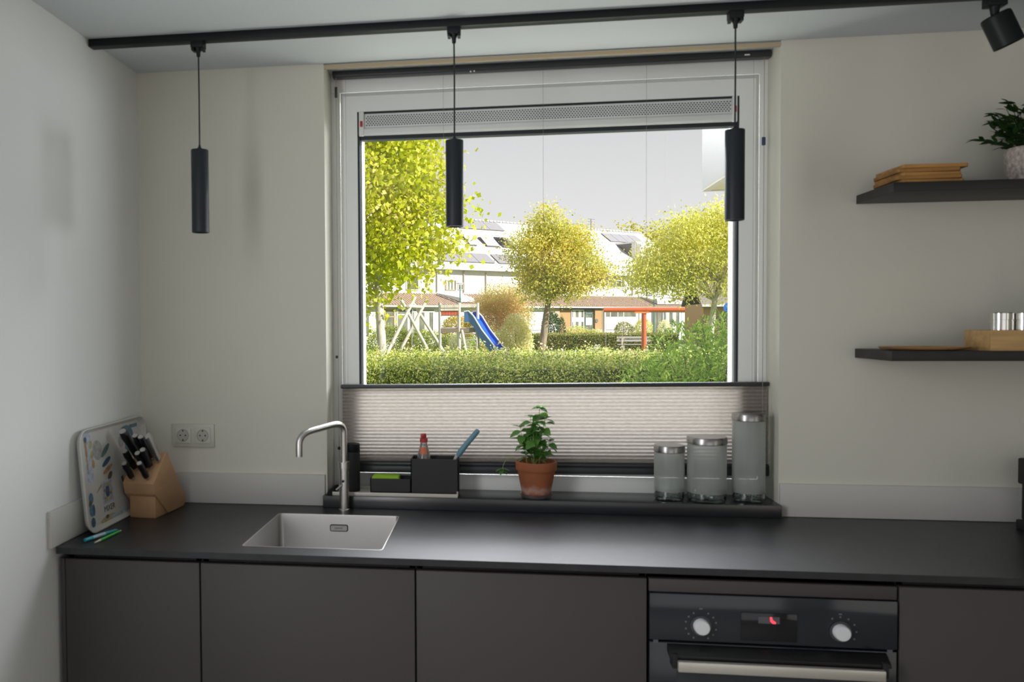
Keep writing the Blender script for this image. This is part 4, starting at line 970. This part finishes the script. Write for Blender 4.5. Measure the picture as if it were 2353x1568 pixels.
def tb(x0, x1, y0, y1, z0, z1, nm, m, **k): return MB().box(x0 - o.x, x1 - o.x, y0 - o.y, y1 - o.y, z0 - o.z, z1 - o.z).build(nm, m, tw_, **k)
tb(-.80, -.15, 27.93, 27.98, 2.13, 2.24, 'top_board', WOODP); tb(-.80, -.15, 27.93, 27.98, 2.02, 2.10, 'top_board', WOODP)
tb(-.09, .52, 28.1, 28.15, 2.16, 2.26, 'top_board', WOODP)
ORP = mat('orange_red_panel', (.52, .10, .045), .5)
for i in range(6): tb(-.780 + i * .105, -.780 + i * .105 + .102, 27.965 + .003 * (i % 2), 27.99, 1.85, 2.055, 'panel_board', ORP)
tb(-.79, -.15, 27.955, 27.995, 1.832, 1.85, 'panel_rail', mat('dark_green_paint', (.04, .12, .10), .5))
for i in range(5): tb(-.80, .52, 28.0 + i * .22, 28.20 + i * .22, 1.36, 1.40, 'floor_board', WOODG)
tb(-.80, .50, 27.95, 28.0, 1.22, 1.37, 'floor_beam', mat('brown_board', (.22, .18, .13), .8))
tb(.0, .035, 27.98, 28.02, 1.40, 1.84, 'yellow_upright', mat('yellow_wood', (.66, .48, .20), .7)); tb(-.05, .035, 27.98, 28.02, 1.37, 1.41, 'yellow_rail', mat('yellow_wood', (.66, .48, .20), .7))
pole((-.02, 27.9, 1.30), (.26, 27.3, GZ), .048, WOODP, tw_, 'ladder_side'); pole((.50, 27.95, 1.28), (.58, 27.35, GZ), .03, WOODG, tw_, 'ladder_side')
for z, y in ((1.17, 27.85), (.94, 27.72), (.70, 27.6), (.45, 27.5)):
    t = (1.3 - z) / 1.35; pole((-.02 + .28 * t, y, z), (.50 + .08 * t, y, z), .016, WOODG, tw_, 'rung', 8)
sd = tag(empty('slide', (.6, 27.4, GZ)), 'bright blue playground slide coming down beside the play tower', 'slide')
BLU = mat('slide_blue', (.02, .10, .55), .35); BLUD = mat('slide_blue_side', (.06, .17, .42), .45); EDGE = mat('slide_edge', (.70, .68, .66), .4)
o = Vector(sd.location)
cl_ = [(.06, 27.98, 1.78), (.22, 27.96, 1.80), (.40, 27.9, 1.62), (.70, 27.75, 1.12), (1.05, 27.6, .66), (1.30, 27.5, .34), (1.50, 27.42, .18), (1.72, 27.35, .13)]
def rail(off, dz, h):
    mb = MB(); a = [Vector(p) + Vector(off) - o for p in cl_]
    for p in a: mb.v += [tuple(p + Vector((0, 0, dz))), tuple(p + Vector((0, .03, dz))), tuple(p + Vector((0, .03, dz - h))), tuple(p + Vector((0, 0, dz - h)))]
    k = len(a)
    for i in range(k - 1):
        for j in range(4): mb.f.append((i * 4 + j, i * 4 + (j + 1) % 4, (i + 1) * 4 + (j + 1) % 4, (i + 1) * 4 + j))
    mb.f += [(0, 1, 2, 3), tuple((k - 1) * 4 + j for j in range(4))]; return mb
rail((0, 0, 0), .20, .40).build('side_wall', BLUD, sd); rail((.30, .48, 0), .20, .34).build('side_wall', BLU, sd)
bedm = MB(); A_ = [Vector(p) - o for p in cl_]; B_ = [Vector(p) + Vector((.30, .48, 0)) - o for p in cl_]
bedm.v = [tuple(p) for p in A_] + [tuple(p) for p in B_] + [tuple(p - Vector((0, 0, .04))) for p in A_] + [tuple(p - Vector((0, 0, .04))) for p in B_]; k = len(A_)
for i in range(k - 1): bedm.f += [(i, i + 1, k + i + 1, k + i), (2 * k + i, 3 * k + i, 3 * k + i + 1, 2 * k + i + 1)]
bedm.build('slide_bed', BLU, sd)
for off in ((0, 0.015, .2), (.30, .495, .2)):
    MB().tube([Vector(p) + Vector(off) - o for p in cl_], .028, 8).build('edge_tube', EDGE, sd, smooth=True)
# red T-shaped swing
ts = tag(empty('playground_swing', (7.8, 36, GZ)), 'orange-red metal swing gantry with one post, in front of the white house', 'swing')
RD = mat('gantry_red', (.62, .13, .05), .28, coat=.4)
pole((6.04, 36, 2.12), (9.56, 36, 2.10), .115, RD, ts, 'crossbeam', 20); pole((7.80, 36, 2.02), (7.80, 36, GZ), .105, RD, ts, 'post', 20)
MB().box(-.42, .20, -.13, .13, 1.95 - GZ, 2.02 - GZ).build('clamp_plate', mat('gantry_orange', (.70, .28, .10), .4), ts)
CH = mat('chain', (.55, .53, .5), .5, metal=.5)
for x, zb in ((6.14, .42), (6.86, .42), (8.66, .62), (9.42, .62)):
    g = MB(); z = 2.0; q = 0
    while z > zb:
        g.box(x - 7.8 - (.012 if q % 2 else .004), x - 7.8 + (.012 if q % 2 else .004), -.006, .006, z - .05 - GZ, z - GZ); z -= .045; q += 1
    g.build('chain', CH, ts)
for x0, x1, z in ((6.12, 6.88, .40), (8.64, 9.44, .60)): MB().box(x0 - 7.8, x1 - 7.8, -.1, .1, z - GZ, z + .03 - GZ).build('swing_seat', mat('rubber_black', (.03, .03, .03), .8), ts)
# bench
be = tag(empty('park_bench', (8.35, 42, GZ)), 'grey slatted park bench in front of the low hedge', 'bench')
BG = mat('bench_grey', (.40, .38, .38), .8)
for z, y in ((.76, .20), (.60, .17)): MB().box(-.88, .88, y, y + .04, z - .06 - GZ, z + .05 - GZ).build('back_slat', BG, be)
for y in (-.22, -.06, .10): MB().box(-.88, .88, y - .06, y + .06, .385 - GZ, .415 - GZ).build('seat_slat', BG, be)
for x in (-.6, .6): MB().box(x - .05, x + .05, -.25, .20, 0, .385 - GZ).box(x - .04, x + .04, .14, .20, .385 - GZ, .72 - GZ).build('leg', mat('concrete_leg', (.55, .54, .52), .8), be)
# spring rider
sr = tag(empty('spring_rider', (6.0, 38, GZ)), 'small white spring rider shaped like goggle eyes, on the playground', 'play toy')
WP = mat('toy_white', (.75, .75, .75), .5)
for x in (-.075, .075): MB().lathe([(.030, -.02), (.062, -.02), (.062, .02), (.030, .02), (.030, -.02)], (x, 0, .50), 20, 'y', cap=False).build('eye_ring', WP, sr)
MB().prism([(-.19, .40), (.19, .40), (.13, .45), (.10, .50), (-.10, .50), (-.13, .45)], -.02, .02, 'y').build('face_panel', WP, sr)
MB().box(-.32, .34, -.06, .06, .345, .375).build('seat_board', WP, sr)
MB().lathe([(.07, .0), (.06, .1), (.07, .15), (.06, .22), (.07, .28), (.06, .345)], seg=14).build('spring', mat('spring_dark', (.1, .1, .1), .5), sr)
# lamp posts and the sign
GRP = mat('post_green', (.02, .16, .13), .5)
def lamp_post(label, x, y, ztop, cap=True):
    l = tag(empty('street_lamp', (x, y, GZ)), label, 'street lamp')
    MB().lathe([(.05, 0), (.05, 1.0), (.032, 1.05), (.028, ztop - .2)], seg=12).build('post', GRP, l, smooth=True)
    if cap: MB().lathe([(.03, ztop - .22), (.10, ztop - .16), (.215, ztop - .03)], seg=20).build('lamp_bowl', mat('lamp_bowl', (.7, .7, .66), .4), l, smooth=True)
    MB().lathe([(.235, ztop - .03), (.235, ztop - .005), (.12, ztop + .03)], seg=20).build('lamp_lid', mat('lamp_lid', (.45, .44, .42), .5), l, smooth=True)
lamp_post('green street lamp with white bowl right of the red gantry post', 10.4, 48, 3.60)
lamp_post('slim green street lamp between play tower and slide', -.95, 48, 4.05, False)
lamp_post('green street lamp at the far right, above the blue sign', 14.62, 48, 3.15)
sg = tag(empty('road_sign', (13.92, 45.4, GZ)), 'round blue pedestrian sign at the far right edge of the pane', 'sign')
MB().lathe([(.03, 0), (.03, 2.2)], seg=10).build('post', mat('sign_post_grey', (.45, .45, .45), .5), sg)
MB().lathe([(.30, -.045), (.30, -.03)], (0, 0, 2.36), 32, 'y').build('sign_disc', mat('sign_blue', (.02, .17, .62), .4), sg)
SW = mat('sign_white', (.8, .8, .8), .5)
fig = MB().lathe([(.045, -.052), (.045, -.046)], (.01, 0, 2.53), 16, 'y')
fig.prism([(-.06, 2.46), (.07, 2.47), (.09, 2.33), (.06, 2.33), (.10, 2.14), (.06, 2.14), (.01, 2.30), (-.06, 2.14), (-.10, 2.14), (-.04, 2.33), (-.09, 2.34)], -.052, -.046, 'y')
fig.build('walking_figure', SW, sg)

# ---------------- terrace of houses opposite
HA = Vector((-3.127, 57, 0)); HR = math.radians(40)
WH = mat('house_white_render', (.66, .65, .64), .9, noise=(3, .05)); WHF = mat('fascia_white', (.72, .72, .71), .6)
RT = mat('roof_tile_glare', (.60, .58, .57), .8, noise=(8, .1), bump=(18, .8, (1, 1, 1))); TILE = mat('leanto_tile', (.34, .25, .19), .85, noise=(10, .3), bump=(22, 1.))  # main roof: sun glare on darker tiles put into a pale colour
BRK = mat('house_brick', (.42, .27, .13), .9, noise=(24, .3)); PANEL = mat('solar_panel', (.19, .175, .18), .45, noise=(3, .08), spec=.6)
HGL = mat('house_glass', (.16, .17, .13), .15, noise=(1.5, .35)); HGD = mat('house_glass_blue', (.50, .53, .58), .3); CURT = mat('curtain', (.55, .56, .50), .9, noise=(14, .25, (1, 1, .05)))
BLND = mat('roller_blind', (.74, .74, .74), .8); DK = mat('house_dark_trim', (.16, .15, .15), .7); BRW = mat('brown_frame', (.42, .30, .16), .7); GRW = mat('green_frame', (.10, .20, .17), .6)
SL = .70; VE, ZE, VR = 1.4, 5.78, 8.0
def rz(v): return ZE + (v - VE) * SL
def house(label, u0, u1):
    h = tag(empty('row_house', HA + Vector((math.cos(HR) * (u0 + u1) / 2, math.sin(HR) * (u0 + u1) / 2, GZ)), HR), label, 'house', 'row houses across the playground')
    h['uc'] = (u0 + u1) / 2
    c = h['uc']
    def B(a0, a1, v0, v1, z0, z1, nm, m): return MB().box(a0 - c, a1 - c, v0, v1, z0 - GZ, z1 - GZ).build(nm, m, h)
    B(u0, u1, 1.8, 12.5, GZ, ZE + .1, 'upper_wall', WH)
    B(u0, u1, .5, 1.8, GZ, 2.95, 'front_wall', BRK if (u0 > 11 and u0 < 14) else WH)
    MB().prism([(VE, rz(VE)), (VR, rz(VR)), (2 * VR - VE, ZE), (2 * VR - VE, ZE - .15), (VR, rz(VR) - .2), (VE, rz(VE) - .18)], u0 - c, u1 - c).xf(Matrix.Translation((0, 0, -GZ))).build('main_roof', RT, h)
    B(u0, u1, VE - .12, VE + .10, ZE - .20, ZE - .02, 'gutter', WHF)
    MB().prism([(-.02, 2.96), (1.8, 3.78), (1.8, 3.70), (-.02, 2.86)], u0 - c, u1 - c).xf(Matrix.Translation((0, 0, -GZ))).build('lean_to_roof', TILE, h)
    B(u0, u1, .0, .10, 2.74, 2.88, 'fascia', WHF)
    # rows of ridge and lean-to tiles that can be made out
    t = MB(); kx = u0
    while kx < u1 - .1:
        t.prism([(-.05, 2.93), (1.78, 3.755), (1.78, 3.80), (-.05, 2.975)], kx - c, kx + .10 - c); kx += .23
    t.xf(Matrix.Translation((0, 0, -GZ))); q = t.build('tile_rolls', TILE, h); q['kind'] = 'stuff'
    t = MB(); kx = u0
    while kx < u1 - .1:
        t.box(kx - c, kx + .34 - c, VR - .14, VR + .14, rz(VR) - .02, rz(VR) + .09); kx += .42
    t.xf(Matrix.Translation((0, 0, -GZ))); q = t.build('ridge_tiles', RT, h); q['kind'] = 'stuff'
    return h, B
def window(h, u0, u1, v, z0, z1, frame=WHF, glass=HGL, mull=(), trans=(), fwid=.09, curtains=0, blind=None):
    c = h['uc']; mb = MB(); z0 -= GZ; z1 -= GZ
    mb.box(u0 - c, u1 - c, v - .06, v, z0, z0 + fwid).box(u0 - c, u1 - c, v - .06, v, z1 - fwid, z1).box(u0 - c, u0 + fwid - c, v - .06, v, z0, z1).box(u1 - fwid - c, u1 - c, v - .06, v, z0, z1)
    for m_ in mull: mb.box(m_ - fwid / 2 - c, m_ + fwid / 2 - c, v - .06, v, z0, z1)
    for z in trans: mb.box(u0 - c, u1 - c, v - .06, v, z - GZ - fwid / 2, z - GZ + fwid / 2)
    f = mb.build('window', frame, h)
    MB().box(u0 + .02 - c, u1 - .02 - c, v - .03, v - .015, z0 + .02, z1 - .02).build('pane', glass, f)
    for i in range(curtains):
        a = u0 + fwid + (u1 - u0 - 2 * fwid) * (i + .15) / curtains; b = a + (u1 - u0) / curtains * .45
        MB().box(a - c, b - c, v - .036, v - .031, z0 + .03, z1 - .05).build('curtain', CURT, f)
    if blind: MB().box(u0 + fwid - c, u1 - fwid - c, v - .045, v - .037, blind[0] - GZ, blind[1] - GZ).build('roller_blind', BLND, f)
    return f
def panels(h, row):
    c = h['uc']
    for (a0, a1, v0, v1) in row:
        n_ = Vector((0, -SL, 1)).normalized() * .09
        p = [Vector((a0 - c, v0, rz(v0) - GZ)), Vector((a1 - c, v0, rz(v0) - GZ)), Vector((a1 - c, v1, rz(v1) - GZ)), Vector((a0 - c, v1, rz(v1) - GZ))]
        MB().add([q + n_ * .55 for q in p] + [q + n_ for q in p], [(0, 1, 2, 3), (4, 5, 6, 7), (0, 1, 5, 4), (1, 2, 6, 5), (2, 3, 7, 6), (3, 0, 4, 7)]).build('solar_panel', PANEL, h)
def velux(h, a0, a1, v0, v1, open_=0.):
    c = h['uc']; n_ = Vector((0, -SL, 1)).normalized(); p = [Vector((a0 - c, v0, rz(v0) - GZ)), Vector((a1 - c, v0, rz(v0) - GZ)), Vector((a1 - c, v1, rz(v1) - GZ)), Vector((a0 - c, v1, rz(v1) - GZ))]
    r = MB().add([q for q in p] + [q + n_ * .12 for q in p], [(0, 1, 2, 3), (4, 5, 6, 7), (0, 1, 5, 4), (1, 2, 6, 5), (2, 3, 7, 6), (3, 0, 4, 7)]).build('roof_window', DK, h)
    lift = [open_, open_, .14, .14]
    q2 = [q + n_ * (.13 + l) + (p[(2, 3, 0, 1)[i]] - q) * .0 for i, (q, l) in enumerate(zip(p, lift))]
    MB().add([q for q in q2] + [q + n_ * .04 for q in q2], [(0, 1, 2, 3), (4, 5, 6, 7), (0, 1, 5, 4), (1, 2, 6, 5), (2, 3, 7, 6), (3, 0, 4, 7)]).build('roof_pane', mat('roof_pane', (.55, .56, .58), .3), r)
def pipe(h, u, z0, z1, v=1.72): MB().lathe([(.045, z0 - GZ), (.045, z1 - GZ)], (u - h['uc'], v, 0), 8).build('downpipe', mat('zinc_pipe', (.45, .38, .30), .6), h)
def canopy(h, u0, u1, ub0, ub1):
    c = h['uc']; p = [(u0 - c, 1.78, 3.80), (u1 - c, 1.78, 3.80), (ub1 - c, .15, 3.12), (ub0 - c, .15, 3.12)]
    MB().add([(a, b, z - GZ) for a, b, z in p] + [(a, b, z - GZ + .28 * (b < 1) + .03) for a, b, z in p], [(0, 1, 2, 3), (4, 5, 6, 7), (0, 1, 5, 4), (1, 2, 6, 5), (2, 3, 7, 6), (3, 0, 4, 7)]).build('bay_canopy', mat('canopy_glass', (.50, .51, .52), .25), h)
    MB().tube([(u0 - .25 - c, 1.5, 3.70 - GZ), (ub0 - .35 - c, .1, 3.06 - GZ)], .05, 6).build('canopy_strut', DK, h)

h0, B0 = house('row house behind the swing frame, with wide curtained windows', -14, 4.0)
window(h0, -3.0, .30, .5, .35, 2.66, mull=(-2.05, -1.95), trans=(2.2,), curtains=0); window(h0, -1.75, .20, .46, .40, 2.45, glass=HGL, curtains=2)
window(h0, -4.0, -3.15, .5, .35, 2.60, BRW, HGL, trans=(2.05,)); window(h0, -7.2, -5.2, .5, .6, 2.6, curtains=1)
window(h0, 2.24, 3.22, 1.8, 4.05, 4.80, BRW, HGL, fwid=.05, curtains=3); window(h0, 3.42, 3.92, 1.8, 4.08, 4.55, WHF, HGL, fwid=.05, mull=(3.68,)); window(h0, -1.3, -.2, 1.8, 4.0, 5.2, fwid=.06)
panels(h0, [(2.42 - 1.6 * k, 4.0 - 1.6 * k, 2.0, 3.12) for k in range(0, 3)])
pipe(h0, 3.95, 3.9, 5.65); pipe(h0, 1.44, 3.9, 5.6); canopy(h0, 1.45, 3.6, 2.45, 3.7)
h1, B1 = house('row house with solar panels behind the slide and red maple', 4.0, 12.6)
panels(h1, [(4.04, 5.60, 2.0, 3.12), (5.64, 7.22, 2.0, 3.12), (7.65, 9.3, 2.0, 3.12), (9.34, 10.9, 2.0, 3.12)] + [(8.95 + 1.62 * k - .0, 10.54 + 1.62 * k, 6.6, 7.75) for k in range(2)] + [(7.33, 8.92, 6.6, 7.75)])
velux(h1, 6.45, 7.15, 4.2, 5.35); velux(h1, 8.2, 9.5, 4.2, 5.35); velux(h1, 9.95, 11.2, 4.2, 5.5, .75)
pipe(h1, 6.1, 3.9, 5.5); window(h1, 9.35, 11.2, .5, 1.0, 2.62, WHF, HGD, trans=(2.35,)); window(h1, 5.0, 7.8, .5, .5, 2.6, curtains=2); window(h1, 9.6, 11.0, 1.8, 4.0, 5.2, fwid=.06)
B1(8.9, 11.5, .30, .5, 2.62, 2.72, 'awning_box', WHF); B1(11.6, 12.55, .38, .5, 1.6, 2.7, 'brick_panel', mat('pale_brick', (.50, .38, .28), .9, noise=(20, .2)))
h2, B2 = house('brick-fronted row house with half-lowered blinds, middle of the row', 12.6, 17.4)
window(h2, 13.9, 15.35, .5, 1.0, 2.62, WHF, HGL, curtains=2, blind=(1.62, 1.98)); window(h2, 15.45, 16.35, .5, .9, 2.70, GRW, HGL, trans=(2.3,), blind=(1.35, 1.95))
B2(12.7, 17.3, .36, .5, 2.62, 2.80, 'dark_beam', DK); B2(16.45, 17.35, .30, .5, GZ, 2.66, 'brick_pier', BRK); B2(16.2, 16.8, -.1, .25, GZ, 1.0, 'letter_box', WHF)
MB().lathe([(.16, -.05), (.16, 0)], (16.6 - h2['uc'], .30, 1.75), 14, 'y').build('wall_lamp', DK, h2)
window(h2, 14.2, 15.6, 1.8, 4.0, 5.2, fwid=.06); pipe(h2, 17.3, .2, 2.6, .3)
h3, B3 = house('white-fronted row house behind the red gantry', 17.4, 23.0)
window(h3, 17.6, 21.6, .5, .95, 2.52, WHF, HGL, mull=(18.4, 19.3, 20.0), curtains=0, blind=(1.05, 2.02)); B3(17.45, 17.62, .2, .5, GZ, 2.6, 'white_pilaster', WHF)
window(h3, 19.5, 21.6, 1.8, 4.55, 5.35, fwid=.07); window(h3, 20.5, 21.2, 1.8, 4.6, 5.2, fwid=.05); pipe(h3, 21.75, .2, 2.6, .3); pipe(h3, 22.6, 3.9, 5.5)
h4, B4 = house('row house with dormer and solar panels at the right end of the row', 23.0, 31.0)
panels(h4, [(24.6 + 1.17 * k, 25.73 + 1.17 * k, 6.1, 7.35) for k in range(4)])
window(h4, 24.40, 25.15, 1.8, 3.9, 4.8, DK, CURT, fwid=.10); window(h4, 25.7, 26.8, 1.8, 3.88, 4.9, WHF, HGL, mull=(26.2,), fwid=.08, curtains=1); canopy(h4, 23.6, 26.4, 23.9, 27.2)
window(h4, 23.6, 25.0, .5, .3, 2.5, DK, HGL, mull=(24.3,)); window(h4, 25.2, 27.2, .5, .3, 2.5, mat('steel_blue_frame', (.18, .24, .32), .5), HGL, mull=(26.2,), curtains=2)
c = h4['uc']
dm = MB().box(24.9 - c, 28.4 - c, 3.4, 6.2, rz(3.4) - .3 - GZ, rz(5.85) - GZ).build('dormer', WH, h4)
MB().box(24.86 - c, 24.90 - c, 3.9, 5.6, rz(3.9) - GZ, 8.75 - GZ).build('dormer_cheek', DK, dm); MB().box(24.95 - c, 25.5 - c, 3.36, 3.40, 7.35 - GZ, 8.7 - GZ).build('dormer_window', mat('dormer_grey', (.30, .28, .26), .5), dm)
MB().tube([(23.8 - c, 7.8, rz(7.8) - GZ), (23.8 - c, 7.8, rz(7.8) + 1.1 - GZ)], .035, 6).build('aerial_mast', DK, h4)
for k in range(3): MB().box(23.4 - c, 24.3 - c, 7.78, 7.82, rz(7.8) + .55 + k * .25 - GZ, rz(7.8) + .585 + k * .25 - GZ).build('aerial_bar', DK, h4)
# house beyond the end of the terrace, turned away
hb = tag(empty('gable_house', (19.5, 60, GZ)), 'dark-tiled low house behind the trees at the far right', 'house')
MB().box(-3.5, 7, 0, 6, 0, 2.9).build('wall', BRK, hb); GT = mat('grey_tile', (.24, .21, .20), .85, noise=(10, .2), bump=(20, 1.))
MB().prism([(-.4, 2.75), (3.2, 5.4), (6.6, 2.75), (6.6, 2.6), (3.2, 5.2), (-.4, 2.6)], -3.7, 7.2).build('roof', GT, hb)
MB().box(-3.7, 7.2, -.55, -.38, 2.68, 2.85).build('gutter', WHF, hb)
MB().box(-1.0, .4, -.03, 0, .8, 2.2).build('window', HGL, hb)
